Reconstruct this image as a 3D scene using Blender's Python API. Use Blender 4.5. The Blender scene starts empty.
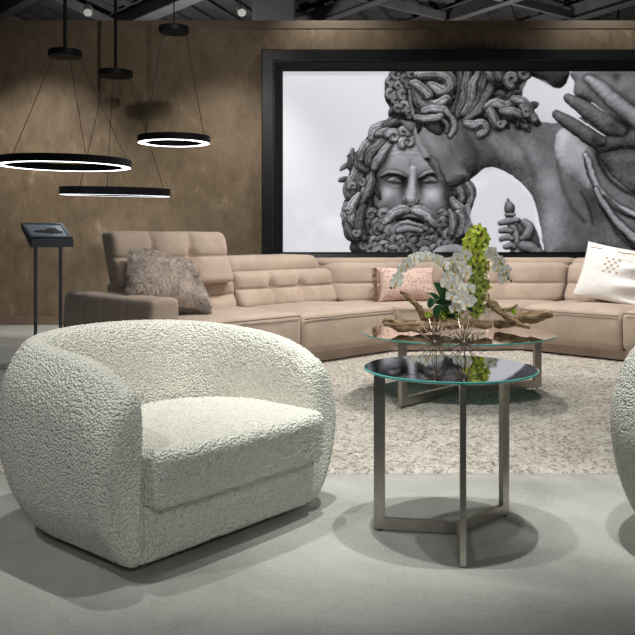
import bpy, bmesh, math, random
import numpy as np
from mathutils import Vector, Matrix, noise

scene = bpy.context.scene
C = scene.collection
PI = math.pi
F = 820.0                       # focal length in pixels of the 635 px frame
HZ = 237.0                      # horizon row
EYE = 1.05

# ------------------------------------------------------------------ camera
cam_data = bpy.data.cameras.new('camera')
cam = bpy.data.objects.new('camera', cam_data)
C.objects.link(cam)
cam.location = (0, 0, EYE)
cam.rotation_euler = (PI/2, 0, 0)
cam_data.sensor_width = 36
cam_data.lens = F/635*36
cam_data.shift_y = -(317.5-HZ)/635
cam_data.clip_end = 100
scene.camera = cam

# ------------------------------------------------------------------ world, light, exposure
scene.view_settings.view_transform = 'Standard'
scene.view_settings.look = 'None'
scene.view_settings.gamma = 1
scene.view_settings.use_curve_mapping = False
scene.view_settings.exposure = 0.0
world = bpy.data.worlds.new('world')
scene.world = world
world.use_nodes = True
world.node_tree.nodes['Background'].inputs[0].default_value = (.86, .93, 1, 1)
world.node_tree.nodes['Background'].inputs[1].default_value = .11

def spot(name, loc, target, power, angle, blend=.5, radius=.04, col=(1, .95, .88)):
    l = bpy.data.lights.new(name, 'SPOT')
    l.energy = power; l.spot_size = math.radians(angle); l.spot_blend = blend
    l.shadow_soft_size = radius; l.color = col
    o = bpy.data.objects.new(name, l); C.objects.link(o)
    o.location = loc
    d = Vector(target)-Vector(loc)
    o.rotation_euler = d.to_track_quat('-Z', 'Y').to_euler()
    return o
COOL = (1, 1, .95)
WARM = (1, .96, .90)
# first track, over the chairs and the side table
spot('track_spot_front_a', (.71, 2.6, 3.5), (.71, 3.75, 0), 270, 60, 1.0, .03, COOL)
spot('track_spot_front_b', (.04, 2.6, 3.5), (-.15, 3.75, 0), 270, 60, 1.0, .03, COOL)
spot('track_spot_chair', (-.75, 3.25, 3.6), (-.65, 3.4, .3), 120, 60, .8, .04, COOL)
spot('track_spot_left', (-2.3, 1.5, 3.5), (-.7, 3.0, .5), 120, 40, .8, .06, COOL)
spot('fill_spot_right', (.8, 1.9, 3.4), (1.35, 2.8, .45), 170, 30, .9, .05, COOL)  # added fill to brighten the right chair's side, not part of the track
spot('fill_spot_behind', (.5, -1.6, 2.5), (-.2, 3.0, .35), 150, 36, .8, .25, COOL)  # added frontal fill behind the camera, in place of bounced light, off the track
# second track, over the rug
spot('track_spot_rug_a', (-.3, 5.2, 3.6), (.5, 5.6, 0), 100, 90, .6, .05, WARM)
spot('track_spot_rug_b', (2.2, 5.2, 3.6), (1.8, 5.9, 0), 110, 90, .6, .05, WARM)
# third track, over the sofa
spot('track_spot_sofa_a', (.9, 5.7, 3.7), (-.6, 7.0, .4), 300, 66, .6, .05, WARM)
spot('track_spot_sofa_b', (1.4, 7.0, 3.7), (1.1, 7.2, .3), 330, 90, .6, .05, WARM)
spot('track_spot_sofa_c', (1.2, 5.9, 3.7), (2.8, 7.4, .4), 250, 60, .6, .05, WARM)
spot('fill_spot_orchid', (.6, 2.8, 3.6), (.98, 5.4, .68), 150, 22, .8, .05, COOL)  # added fill to brighten the orchids, apart from the sofa track
# wall washers
spot('wall_spot_high', (-.62, 5.5, 3.54), (-2.0, 9.8, 2.5), 120, 54, .7, .04, WARM)
spot('wall_spot_left', (-3.3, 8.3, 3.9), (-3.2, 9.8, .45), 320, 72, .9, .05, WARM)
spot('wall_spot_mid', (-1.0, 8.3, 3.9), (-1.1, 9.8, .45), 230, 72, .9, .05, WARM)
spot('wall_spot_top', (.1, 9.2, 4.1), (.2, 9.8, 3.3), 38, 110, .8, .03, WARM)
spot('wall_spot_top', (3.4, 9.2, 4.1), (3.4, 9.8, 3.3), 26, 110, .8, .03, WARM)
spot('hall_spot', (-2, 11.4, 2.5), (-1.6, 12.4, 4.6), 230, 150, .8, .2, (1, .98, .95))
spot('hall_spot', (2.5, 11.4, 2.5), (2.5, 12.4, 4.6), 180, 150, .8, .2, (1, .98, .95))
# ---- the printed picture: a black-and-white view of marble figures, worked out as numbers per mesh vertex
def paint_print(x0, y0, x1, y1, s):
    W = int(round((x1-x0)*s))+1; H = int(round((y1-y0)*s))+1
    gx, gy = np.meshgrid(np.linspace(x0, x1, W), np.linspace(y0, y1, H))
    rng = np.random.RandomState(5)
    def vnoise(fx, fy, seed):
        r = np.random.RandomState(seed).rand(64, 64)
        u = gx*fx; v = gy*fy
        i = np.floor(u).astype(int); j = np.floor(v).astype(int)
        a = u-i; b = v-j; a = a*a*(3-2*a); b = b*b*(3-2*b)
        g = lambda p, q: r[(j+q) % 64, (i+p) % 64]
        return (g(0,0)*(1-a)+g(1,0)*a)*(1-b)+(g(0,1)*(1-a)+g(1,1)*a)*b
    def fbm(f, seed, n=4, fy=None):
        t = 0; amp = .5; fy = fy or f
        for k in range(n):
            t = t+amp*vnoise(f*2**k, fy*2**k, seed+k); amp *= .5
        return t
    def ss(a, b, x):
        t = np.clip((x-a)/(b-a), 0, 1); return t*t*(3-2*t)
    wx = 2.6*(fbm(.13, 31, 3)-.44); wy = 2.6*(fbm(.13, 41, 3)-.44)
    fine = fbm(.32, 51, 3)-.44
    stone = fbm(.06, 11)-.47; grain = fbm(.5, 21, 3)-.44
    L = .63+.10*ss(130, 72, gy)*ss(280, 380, gx)-.03*ss(100, 60, gy)
    L = .60+.10*np.clip((gx-283)/110, 0, 1)+.10*np.clip((gy-72)/120, 0, 1)*ss(300, 420, gx)
    L = L*1.06+.20*(fbm(.045, 3)-.45)*ss(160, 215, gy)+.05*(fbm(.02, 7)-.45)+.02*stone
    def spline(P, closed=False, n=7):
        P = np.array(P, float); m = len(P); out = []
        rngk = range(m) if closed else range(m-1)
        for k in rngk:
            if closed: a, b, c, d = P[k-1], P[k], P[(k+1) % m], P[(k+2) % m]
            else: a, b, c, d = P[max(k-1, 0)], P[k], P[k+1], P[min(k+2, m-1)]
            for t in np.arange(n)/n:
                out.append(.5*((2*b)+(c-a)*t+(2*a-5*b+4*c-d)*t*t+(3*b-a-3*c+d)*t**3))
        if not closed: out.append(P[-1])
        return np.array(out)
    def box(P, pad):
        a = P[:, :2].min(0)-pad; b = P[:, :2].max(0)+pad
        i0 = max(int((a[0]-x0)*s), 0); i1 = min(int((b[0]-x0)*s)+2, W)
        j0 = max(int((a[1]-y0)*s), 0); j1 = min(int((b[1]-y0)*s)+2, H)
        return (slice(j0, j1), slice(i0, i1)) if i1 > i0 and j1 > j0 else None
    def segdist(P, X, Y, closed):
        m = len(P); D = np.full(X.shape, 1e9); R = np.zeros(X.shape)
        ins = np.zeros(X.shape, bool)
        for k in range(m if closed else m-1):
            a = P[k]; b = P[(k+1) % m]; d = b[:2]-a[:2]; l2 = max((d*d).sum(), 1e-9)
            t = np.clip(((X-a[0])*d[0]+(Y-a[1])*d[1])/l2, 0, 1)
            dd = np.hypot(X-a[0]-t*d[0], Y-a[1]-t*d[1])
            if closed:
                D = np.minimum(D, dd)
                if a[1] != b[1]:
                    ins ^= ((a[1] > Y) != (b[1] > Y)) & (X < (b[0]-a[0])*(Y-a[1])/(b[1]-a[1])+a[0])
            else:
                r = a[2]+t*(b[2]-a[2]); q = dd/r
                w = q < D; D = np.where(w, q, D); R = np.where(w, r, R)
        return (np.where(ins, D, -D), None) if closed else (D, R)
    lx, ly, lz = -.25, -.72, .65
    def lam(h):
        gyv, gxv = np.gradient(h, 1/s)
        n = np.sqrt(gxv**2+gyv**2+1)
        return (-gxv*lx-gyv*ly+lz)/n
    def comp(sl, a, val):
        L[sl] = L[sl]*(1-a)+val*a
    def body(P, base, round_=14, k=.35, shadow=0, tex=.10, soft=.6, closed_spline=True):
        P = spline(P, True) if closed_spline else np.array(P, float)
        sl = box(P, 8)
        if sl is None: return
        X, Y = gx[sl]+wx[sl], gy[sl]+wy[sl]
        sd, _ = segdist(P, X, Y, True)
        if shadow: L[sl] *= 1-shadow*ss(-6, 0, sd)
        q = np.clip(sd/round_, 0, 1); h = round_*np.sqrt(np.clip(1-(1-q)**2, 0, 1))
        h = h+.3*fine[sl]
        val = base*(1-k)+base*k*1.5*lam(h)*1.0+tex*stone[sl]+tex*.5*grain[sl]
        comp(sl, ss(-soft, soft, sd), np.clip(val, .01, 1))
    def tube(P, base, k=.75, shadow=.55, tex=.06, strands=0, dark=.5, flat=1.0):
        P = np.array(P, float)
        P = spline(P)
        if strands: P[:, 2] *= 1.32; shadow *= .8; dark *= .75
        sl = box(P, P[:, 2].max()+5)
        if sl is None: return
        X, Y = gx[sl]+wx[sl], gy[sl]+wy[sl]
        q, R = segdist(P, X, Y, False)
        L[sl] *= 1-shadow*ss(1.8, .9, q)*(L[sl] < .5)
        h = R*np.sqrt(np.clip(1-q*q, 0, 1))*flat+.55*fine[sl]
        ao = 1-dark*np.clip(q, 0, 1)**3
        lm = np.clip(lam(h), 0, 1)
        val = base*((1-k)+k*1.45*lm+k*.55*lm**4)*ao+tex*grain[sl]
        if strands: val = val*(1-.08+.34*np.sin(q*strands*1.35+6*fine[sl]))*(1+.9*stone[sl])
        comp(sl, ss(1.04, .92, q), np.clip(val, .008, 1))
    def spot(cx, cy, rx, ry, ang, d, p=1.0):
        c, n = math.cos(math.radians(ang)), math.sin(math.radians(ang))
        sl = box(np.array([[cx, cy]]), 2.6*max(rx, ry))
        if sl is None: return
        X, Y = gx[sl]-cx, gy[sl]-cy
        e = (X*c+Y*n)**2/rx**2+(-X*n+Y*c)**2/ry**2
        g = np.exp(-e**p)
        if d < 0: L[sl] *= 1+d*g
        else: L[sl] += d*g
    def line(P, w, d):
        P = np.array([(a, b, w) for a, b in P], float); P = spline(P); sl = box(P, w*4)
        if sl is None: return
        q, R = segdist(P, gx[sl]+wx[sl], gy[sl]+wy[sl], False)
        g = np.exp(-q*q)
        if d < 0: L[sl] *= 1+d*g
        else: L[sl] += d*g
    def swirl(cx, cy, r, base, a0, turn=1.6, dirn=1, w=None):
        w = w or r*.5; pts = []
        for t in np.linspace(0, 1, 9):
            a = math.radians(a0)+dirn*turn*2*math.pi*t*.5; rr = r*(1-.68*t)
            pts.append((cx+rr*math.cos(a), cy+rr*math.sin(a), w*(1-.25*t)))
        tube(pts, base, strands=7)
        spot(cx, cy, r*.22, r*.22, 0, -.5)
    def strands(n, reg, fld, lo, hi, ln=14, r0=2.6, curl=.5, seed=1):
        rg = np.random.RandomState(seed); P = spline(reg, True)
        a = P.min(0); b = P.max(0); k = 0
        while k < n:
            x, y = rg.uniform(a[0], b[0]), rg.uniform(a[1], b[1])
            sd, _ = segdist(P, np.array([[x]]), np.array([[y]]), True)
            if sd[0, 0] < 1.5: continue
            k += 1; an = fld(x, y)+rg.uniform(-.5, .5); w = rg.choice([-1, 1])*curl*rg.uniform(.5, 1.5); pts = []
            r = r0*rg.uniform(.7, 1.35); l = ln*rg.uniform(.6, 1.3); px_, py_ = x, y
            for q in range(5):
                pts.append((px_, py_, r*(.55, 1, 1.1, 1, .5)[q])); an += w*(1 if q < 2 else -.6)
                px_ += math.cos(an)*l/4; py_ += math.sin(an)*l/4
            tube(pts, rg.uniform(lo, hi), strands=7, shadow=.6, dark=.65)
    # ---------- bearded head ----------
    body([(372,150),(383,132),(400,122),(425,124),(450,150),(468,182),(473,200),(466,235),(470,256),(360,256),(352,235),(345,215),(347,190),(352,165)], .085, 10, .5)
    body([(381,158),(392,142),(408,137),(426,140),(440,156),(447,176),(448,200),(443,226),(425,240),(396,240),(378,222),(374,200),(376,178)], .265, 16, .6, tex=.07)
    spot(404,152,16,7,-10,.07); spot(426,160,12,7,0,.05); spot(386,196,7,10,10,.06); spot(432,198,8,10,-10,.075)
    for yy in (150, 154.5): line([(390,yy+2),(402,yy),(420,yy+1)], .7, -.22)
    line([(411,158),(410,168)], 1.0, -.2)
    spot(383,165,5,9,15,-.4); spot(377,190,3,16,0,-.45); spot(446,185,3,14,0,-.4); spot(384,208,4,9,35,-.35); spot(439,212,5,8,-30,-.3)
    strands(60, [(381,136),(372,148),(376,170),(373,200),(366,214),(370,238),(360,240),(348,228),(345,205),(348,180),(352,160),(362,144),(372,132)], lambda x, y: 1.9-(y-190)*.012, .07, .19, 15, 2.5, .5, 3)
    strands(24, [(449,180),(462,184),(471,194),(468,214),(470,232),(462,242),(452,236),(449,214)], lambda x, y: 1.5, .07, .17, 13, 2.4, .5, 4)
    # eye sockets, brows, eyes
    for cx, sg in ((394.5, 1), (429.5, -1)):
        spot(cx,178.5,12.5,7.5,4*sg,-.78); spot(cx+10*sg if sg > 0 else cx-9,181,5,7,0,-.55); spot(cx-10*sg,180,4,5,0,-.3)
        tube([(cx-13*sg,176.5,1.5),(cx-6*sg,172.4,2.4),(cx+3*sg,173.2,2.6),(cx+10*sg,177.4,1.6)], .21, shadow=.35)
        line([(cx-12*sg,177.5),(cx-5*sg,175.3),(cx+4*sg,176.2),(cx+10*sg,179.5)], 1.25, -.86)
        tube([(cx-7.5*sg,180.6,1.0),(cx-1*sg,179.6,3.0),(cx+6.5*sg,181.8,1.0)], .24, shadow=.3, k=.6)
        spot(cx,180,1.7,1.6,0,-.35)
        line([(cx-9*sg,180),(cx-2*sg,177.3),(cx+7*sg,181)], .75, -.75)
        line([(cx-8*sg,181.5),(cx-1*sg,183.4),(cx+7*sg,182.6)], .7, -.6)
        line([(cx-8*sg,185.5),(cx,188),(cx+8*sg,186)], 1.0, -.3)
        spot(cx-1*sg,187,7,1.6,0,.035)
    spot(379,186,5,20,0,-.5); spot(445,188,5,20,0,-.45); spot(392,203,6,10,30,-.3); spot(432,206,6,9,-30,-.3); spot(388,193,7,5,0,.07); spot(431,194,8,6,0,.09)
    spot(409,172,5,3,0,.06); spot(385,158,5,9,25,-.35)
    # nose
    tube([(413,170,4.2),(412.6,178,4.2),(411.4,190,5.2),(410.3,198.5,6.4)], .29, shadow=.08, k=.5, dark=.05)
    spot(402.5,189,4,12,8,-.55); spot(420,191,3.4,11,-6,-.5); spot(404,182,4,6,0,-.4); spot(420,183,3,6,0,-.4)
    tube([(403.6,200,2.4),(404.6,202.4,2.2)], .17, shadow=.1, dark=.3); tube([(417.2,200.4,2.4),(416.2,202.6,2.2)], .17, shadow=.1, dark=.3)
    spot(412.5,184,1.6,12,3,.09); spot(411,198,3,3,0,.07)
    line([(402,205),(406,206.3),(411,207),(416,206.3),(419.5,205.4)], 1.6, -.85)
    line([(401,206),(394,211)], 1.2, -.4); line([(421,206),(429,213)], 1.2, -.4)
    # beard curls
    curls = []
    for row, (yy, xa, xb, n) in enumerate(((214,372,384,2),(224,367,388,4),(232,366,446,13),(240,366,448,14),(247.5,364,450,13),(253,368,446,11))):
        for i in range(n):
            x = xa+(xb-xa)*(i+.5*(row % 2))/max(n-1, 1)+rng.uniform(-1.5,1.5); y = yy+rng.uniform(-1.8,1.8)
            curls.append((x, y))
    for x, y in ((441,214),(446,220),(438,224),(444,229),(449,236),(447,246)): curls.append((x, y))
    for x, y in curls:
        if y < 226 and 388 < x < 436: continue
        swirl(x, y, rng.uniform(4.2,6.0), rng.uniform(.12,.21), rng.uniform(0,360), rng.uniform(1.2,1.9), rng.choice([-1,1]))
    # mouth and moustache
    tube([(396,221.4,1.2),(402,219.6,2.0),(409,219,2.2),(416,219.6,2.2),(423,223,1.4)], .022, shadow=.3, dark=.2, k=.3)
    tube([(400,223.6,1.4),(408,222.4,2.4),(417,224,1.4)], .26, shadow=.1, k=.6)
    tube([(398,230.5,3),(409,229,4),(420,231,3)], .20, shadow=.15)
    tube([(409.5,210.5,2.2),(402,210.6,4.6),(394,214.6,4.6),(387,221,3.2),(383.5,223,1.4)], .25, strands=6, shadow=.3)
    tube([(411.5,210.5,2.2),(419,211.4,4.6),(427,216.6,4.8),(434,224,3.2),(438,226,1.4)], .25, strands=6, shadow=.3)
    spot(410.5,212,1.4,4,0,-.5)
    # hair locks, left mass (behind to front)
    locks = [
     [(349,160,2),(351,166,3.4),(356,170,3.6),(362,168,2)], [(350,180,3),(348,190,4.4),(352,199,4),(358,203,2.4)],
     [(347,205,3),(345.5,214,4),(349,224,4),(354,231,2.4)], [(346,222,2.5),(349,232,4.4),(356,238,4.4),(362,236,2.5)],
     [(352,150,1.6),(353,158,3.2),(358,165,4.2),(364,166,3)], [(360,160,2.6),(356,172,4),(352,184,4.4),(354,193,3)],
     [(365,170,3),(360,180,4.6),(359,190,4.6),(364,199,3)], [(371,170,2.6),(370,182,4.4),(366,194,5),(362,203,4),(364,208,2)],
     [(358,196,2.6),(352,206,4.2),(352,217,4.4),(357,227,3)], [(364,206,2.4),(360,216,4),(360,228,4.2),(364,238,3)],
     [(366,150,3),(360,156,4.4),(360,165,4.4),(366,170,3)], [(383,137,3),(372,143,5),(364,151,5),(361,159,3)],
     [(386,141,3),(378,147,4.8),(371,154,4.8),(370,163,4.4),(375,168,2.4)], [(391,143,2.6),(384,152,4.2),(379,160,4.4),(374,168,3)],
     [(371,138,3.4),(375,131,4.8),(384,127,5),(391,125,4)], [(387,127,4),(394,121,5.2),(402,121,4.6),(405,127,3)],
     [(378,135,2.6),(386,133,4.4),(392,136,4),(392,141,2.4)]]
    for k, P in enumerate(locks): tube(P, .11+.06*(k % 3)+(.03 if k > 10 else 0), strands=8)
    swirl(394,137,6.2,.27,200,1.8,1); swirl(408,143,6.6,.29,150,1.9,1); swirl(403,133,5,.25,20,1.5,-1)
    for x, y, r in ((353,187,4),(348,212,3.6),(356,233,3.8),(362,183,3.4)): swirl(x, y, r, .19, rng.uniform(0,360), 1.5)
    # hair on the right of the face
    for P in ([(452,182,3),(458,188,4.4),(462,196,4),(460,204,2.5)], [(465,180,3),(470,188,4),(472,197,3.4),(468,206,3)], [(452,200,2.6),(458,208,4.4),(464,212,4),(468,206,2.4)],
              [(458,214,3),(464,222,4.2),(462,231,4),(457,236,2.5)], [(450,212,2.2),(453,222,3.4),(452,233,3)], [(468,210,2.4),(470,222,3.6),(467,233,3)]): tube(P, .17, strands=7)
    body([(432,252),(440,246.5),(452,244),(464,247),(466,256),(430,257)], .24, 7, .5)
    # ---------- leaning figure ----------
    body([(404,118),(392,112),(385,100),(384,86),(388,76),(394,66),(410,60),(560,60),(640,60),(720,60),(730,160),(720,258),(640,262),(560,262),(543,256),(541,232),(536,208),(527,190),(512,176),(496,168),(484,169),(474,177),(462,185),(450,188),(441,183),(432,170),(424,158),(417,145),(411,126)], .165, 22, .5, tex=.14)
    # clear sky between hair, neck and hand
    sky = [(529,78),(538,80),(548,86),(556,89),(563,87),(567,80),(566,70),(580,70),(576,78),(573,88),(575,97),(590,112),(560,122),(541,122),(536,114),(529,104),(522,96)]
    body(sky, .70, 3, .02, tex=.02); body([(612,70),(648,70),(648,82),(628,78)], .72, 3, .02, tex=.02)
    body([(522,70),(566,70),(566,82),(560,88),(552,87),(544,81),(530,76)], .06, 7, .5)
    # face planes of the leaning head
    body([(411,122),(419,120),(430,126),(442,138),(452,150),(462,166),(468,176),(460,184),(449,187),(441,182),(432,169),(424,157),(416,146)], .205, 16, .5, tex=.07, soft=2.0)
    spot(428,140,4,14,-35,.05); spot(447,164,8,12,-35,-.25); line([(443,176),(447,183),(455,180)], 1.2, -.3)
    body([(412,124),(418,132),(424,146),(430,157),(425,161),(419,152),(414,138)], .27, 5, .4, tex=.03, soft=1.4)
    body([(398,117),(408,116),(414,124),(412,132),(405,128)], .22, 6, .5)
    spot(427,159.6,3,1.8,10,-.9); spot(427,159.8,2.4,1.4,10,-.8); line([(430,156),(436,160),(440,168)], 1, -.35)
    line([(440,170),(443,178),(447,184)], 1.2, -.55)
    # neck, shoulder and chest light
    spot(470,150,16,8,50,-.25); spot(495,140,18,14,35,.05); spot(515,160,18,14,45,.05); spot(480,120,20,6,10,-.35)
    for P in ([(462,130),(474,150),(476,168)], [(476,132),(492,150),(500,164)], [(500,128),(520,146),(534,176)]): line(P, 3.5, -.22)
    spot(548,140,10,24,-10,-.2); spot(532,150,8,20,-25,.06)
    spot(552,205,8,40,-6,.055); spot(574,215,10,26,-10,-.35); spot(590,200,8,22,-15,-.45); spot(585,238,10,14,0,-.25)
    line([(556,160),(562,185),(570,205),(584,222)], 2.5, -.45); line([(580,192),(588,208),(592,225)], 2, -.5)
    # chest and shoulder turn to the light, the neck stays in shade
    spot(478,150,26,18,20,-.30); spot(510,150,16,20,40,-.12)
    spot(560,190,14,42,-14,.045); spot(546,225,7,30,0,.05)
    # the fist at the lower middle
    body([(484,186),(494,178),(507,178),(520,186),(530,202),(536,225),(539,256),(474,256),(476,236),(470,216),(476,198)], .76, 3, .02, tex=.02)
    body([(517,222),(528,220),(536,230),(541,246),(541,258),(512,258),(510,240)], .15, 8, .6)
    tube([(509,215,4),(512,228,4.4),(517,244,4.8),(519,256,5)], .25)
    tube([(508,200,1.6),(508.6,203,2.4),(509,208,5.6),(509.5,212.6,4.2)], .15); tube([(505,215,1.8),(514,214.5,1.8)], .20)
    for P in ([(500,223,3.0),(508,221,3.6),(517,220,3.2)], [(500.5,231,3.0),(506,230,3.6),(510,231,3)], [(501.5,239,3),(507,237.6,3.5),(511,239,3)], [(505,247,3),(510,245.5,3.4),(513,247,3)]): tube(P, .19)
    tube([(524,222,4),(529,228,5.4),(526,236,5.4),(522,239,3.4)], .20); tube([(522,246,5),(530,248,6),(537,252,6)], .17)
    # light shoulder, drapery and forearm on the right
    body([(556,134),(566,128),(582,138),(592,156),(596,176),(590,190),(578,184),(564,172),(555,156)], .33, 12, .4, tex=.10)
    spot(562,142,5,14,20,.07); spot(574,176,10,8,40,-.3)
    body([(584,152),(592,148),(606,168),(625,186),(646,196),(720,200),(720,258),(650,258),(636,252),(615,226),(600,204),(590,184),(583,166)], .17, 10, .6, tex=.12)
    body([(592,142),(612,140),(640,128),(720,120),(720,210),(646,198),(620,184),(602,164)], .125, 12, .6, tex=.14)
    tube([(585,156,3),(591,172,3.4),(599,190,3.4),(612,204,3.6),(630,214,4),(650,220,4)], .30, shadow=.4)
    tube([(596,190,3),(604,206,3.6),(618,224,4),(636,240,4.4),(654,250,4.6)], .26, shadow=.6)
    line([(595,156),(606,176),(622,190),(645,200)], 2.6, -.75); line([(604,196),(622,212),(648,226)], 2.4, -.7); line([(600,206),(616,232),(634,250)], 2.6, -.6)
    tube([(640,212,4),(662,232,6),(690,246,7)], .24); tube([(650,196,5),(680,210,7),(715,216,8)], .22)
    # background limb and the reaching fingers
    body([(575,70),(638,66),(720,66),(720,150),(640,140),(604,118),(586,102),(575,96),(573,82)], .17, 9, .55, tex=.14)
    spot(615,78,5,6,0,-.6); spot(630,110,10,9,20,-.4); spot(604,82,8,6,0,.06)
    body([(590,104),(604,112),(640,142),(626,140),(606,124)], .60, 3, .05, tex=.04)
    body([(574,116),(596,130),(607,138),(598,134),(580,124)], .66, 3, .05, tex=.04)
    tube([(600,146,8),(625,140,10),(650,136,14),(690,120,20)], .11, shadow=.4, k=.6)
    tube([(555.5,114.5,4.4),(565,121,6.6),(580,131,8.2),(592,139,8.6),(600,142,6)], .125, k=.65, shadow=.2, tex=.07)
    tube([(567,98.5,4.8),(578,105,7),(594,116,8.6),(610,127,9.2),(621,131,7)], .135, k=.65, shadow=.3, tex=.07)
    tube([(588,80.5,5),(600,89,7.2),(616,104,8.6),(634,118,9.6),(660,136,11)], .22, k=.65, shadow=.4, tex=.07)
    for x, y, a in ((557.5,116,40),(569.5,100,40),(591,82.5,40)): spot(x, y, 3.6, 2.6, a, .035)
    spot(602,93,4,10,-48,.05); spot(612,126,7,5,30,-.5); spot(594,139,6,5,30,-.5); spot(622,124,8,4,35,-.6)
    # ---------- hair of the leaning head ----------
    body([(385,88),(389,76),(396,68),(410,60),(500,60),(524,66),(526,78),(516,90),(522,98),(530,108),(534,118),(520,121),(500,122),(478,124),(462,118),(450,122),(440,136),(430,132),(418,124),(404,121),(394,113),(387,103)], .085, 8, .5)
    strands(90, [(418,72),(440,70),(470,70),(500,70),(524,72),(514,88),(520,100),(500,112),(480,118),(462,114),(446,106),(430,116),(414,114),(410,90)], lambda x, y: 2.2+.9*math.sin((x-430)*.035), .05, .15, 20, 2.5, .35, 6)
    strands(30, [(480,104),(500,98),(520,98),(533,112),(530,119),(505,121),(484,119)], lambda x, y: .5, .06, .16, 13, 2.4, .5, 8)
    strands(40, [(386,86),(392,76),(406,72),(414,80),(412,110),(402,114),(390,104)], lambda x, y: 1.2, .05, .15, 9, 2.3, .8, 9)
    def fill_curls(lst, lo, hi):
        for x, y, r in lst: swirl(x, y, r, rng.uniform(lo, hi), rng.uniform(0,360), rng.uniform(1.3,1.9), rng.choice([-1,1]))
    fill_curls([(390,82,5),(397,76,5),(390,93,5.4),(398,87,5),(405,80,5),(396,100,5.4),(403,94,5),(404,106,5.4),(398,110,4.4),(411,76,5),(409,114,4.6),(411,86,4)], .12, .2)
    tube([(410,92,1.6),(411,104,2),(413,116,2)], .2, shadow=.5)
    for P in ([(418,76,4),(426,74,5.4),(436,74,6),(446,78,6),(450,86,5.6),(444,92,5),(436,90,4.6),(431,86,3.6)], [(416,92,3.6),(420,102,5),(428,107,5.6),(438,106,5),(446,100,4)],
              [(413,84,3),(420,88,4.4),(427,96,4.4)], [(424,112,3),(434,110,4),(444,112,4)], [(416,118,2.6),(428,120,3.6),(440,118,3.4)]): tube(P, .20, strands=7)
    # ear
    tube([(446,112,3),(452,118,3.6),(454,128,3.6),(450,136,3)], .22, shadow=.5); tube([(443,121,2),(447,126,2.2),(446,132,2)], .15)
    spot(441,125,3,6,-20,-.7)
    # long strands sweeping back
    for i, P in enumerate(([(458,70,3),(462,84,4),(460,98,4),(454,112,3)], [(468,70,3),(467,84,4.2),(464,100,4.4),(458,116,3)], [(478,74,3),(473,88,4.6),(472,102,4.4),(464,114,3)],
              [(486,72,3),(483,88,4.4),(480,102,4.4),(468,117,3)], [(492,84,3),(486,98,3.8),(478,112,3.6),(464,121,2)], [(486,70,3),(492,78,4.4),(500,84,3)],
              [(496,70,3),(500,78,4.6),(508,84,3.6)])): tube(P, .12+.03*(i % 3), strands=8)
    swirl(512,80,7,.17,100,1.7); swirl(523,74,5,.13,30,1.5)
    for P in ([(488,108,4),(496,105,5),(505,108,5),(512,104,4.6),(520,102,4)], [(514,100,3.6),(522,103,4.4),(529,109,3.6)], [(490,112,3.6),(494,120,4.4),(498,127,4),(503,124,3)], [(466,124,3),(474,126,4),(482,124,3.6),(486,130,3.4),(480,135,3)],
              [(522,108,3),(528,114,4),(534,120,3)], [(502,112,3),(512,113,4.4),(522,116,3)]): tube(P, .19, strands=7)
    swirl(526,112,4.2,.18,60,1.6); swirl(500,124,4,.2,10,1.6)
    L[:] = np.clip(np.where(L < .5, .21*(np.maximum(L, 0)/.21)**1.45, L*.97), .006, .85)
    Lp = np.pad(L, 1, mode='edge')
    L = .4*L+.15*(Lp[:-2, 1:-1]+Lp[2:, 1:-1]+Lp[1:-1, :-2]+Lp[1:-1, 2:])
    return L, W, H
# ------------------------------------------------------------------ helpers
def px(x, y, d):
    return Vector(((x-317.5)*d/F, d, EYE-(y-HZ)*d/F))

def tag(o, label=None, cat=None, group=None, kind=None):
    if label: o['label'] = label
    if cat: o['category'] = cat
    if group: o['group'] = group
    if kind: o['kind'] = kind
    return o

def thing(name, label, cat, loc=(0, 0, 0), rz=0, group=None):
    o = bpy.data.objects.new(name, None); C.objects.link(o)
    o.empty_display_size = .1
    o.location = loc; o.rotation_euler = (0, 0, rz)
    return tag(o, label, cat, group)

def mk(name, verts, faces, mat, parent=None, smooth=True, label=None, off=None):
    me = bpy.data.meshes.new(name)
    if off is not None: verts = [(v[0]-off[0], v[1]-off[1], v[2]-off[2]) for v in verts]
    me.from_pydata([tuple(v) for v in verts], [], [tuple(f) for f in faces])
    bm = bmesh.new(); bm.from_mesh(me)
    bmesh.ops.recalc_face_normals(bm, faces=bm.faces)
    bm.to_mesh(me); bm.free()
    if smooth:
        me.polygons.foreach_set('use_smooth', [True]*len(me.polygons))
    me.materials.append(mat)
    o = bpy.data.objects.new(name, me); C.objects.link(o)
    if parent: o.parent = parent
    if label: o['label'] = label
    return o

def auto_smooth(o, deg=35):
    me = o.data
    bm = bmesh.new(); bm.from_mesh(me)
    for e in bm.edges:
        if len(e.link_faces) == 2 and e.calc_face_angle(0) > math.radians(deg): e.smooth = False
    bm.to_mesh(me); bm.free()
    return o

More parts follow.
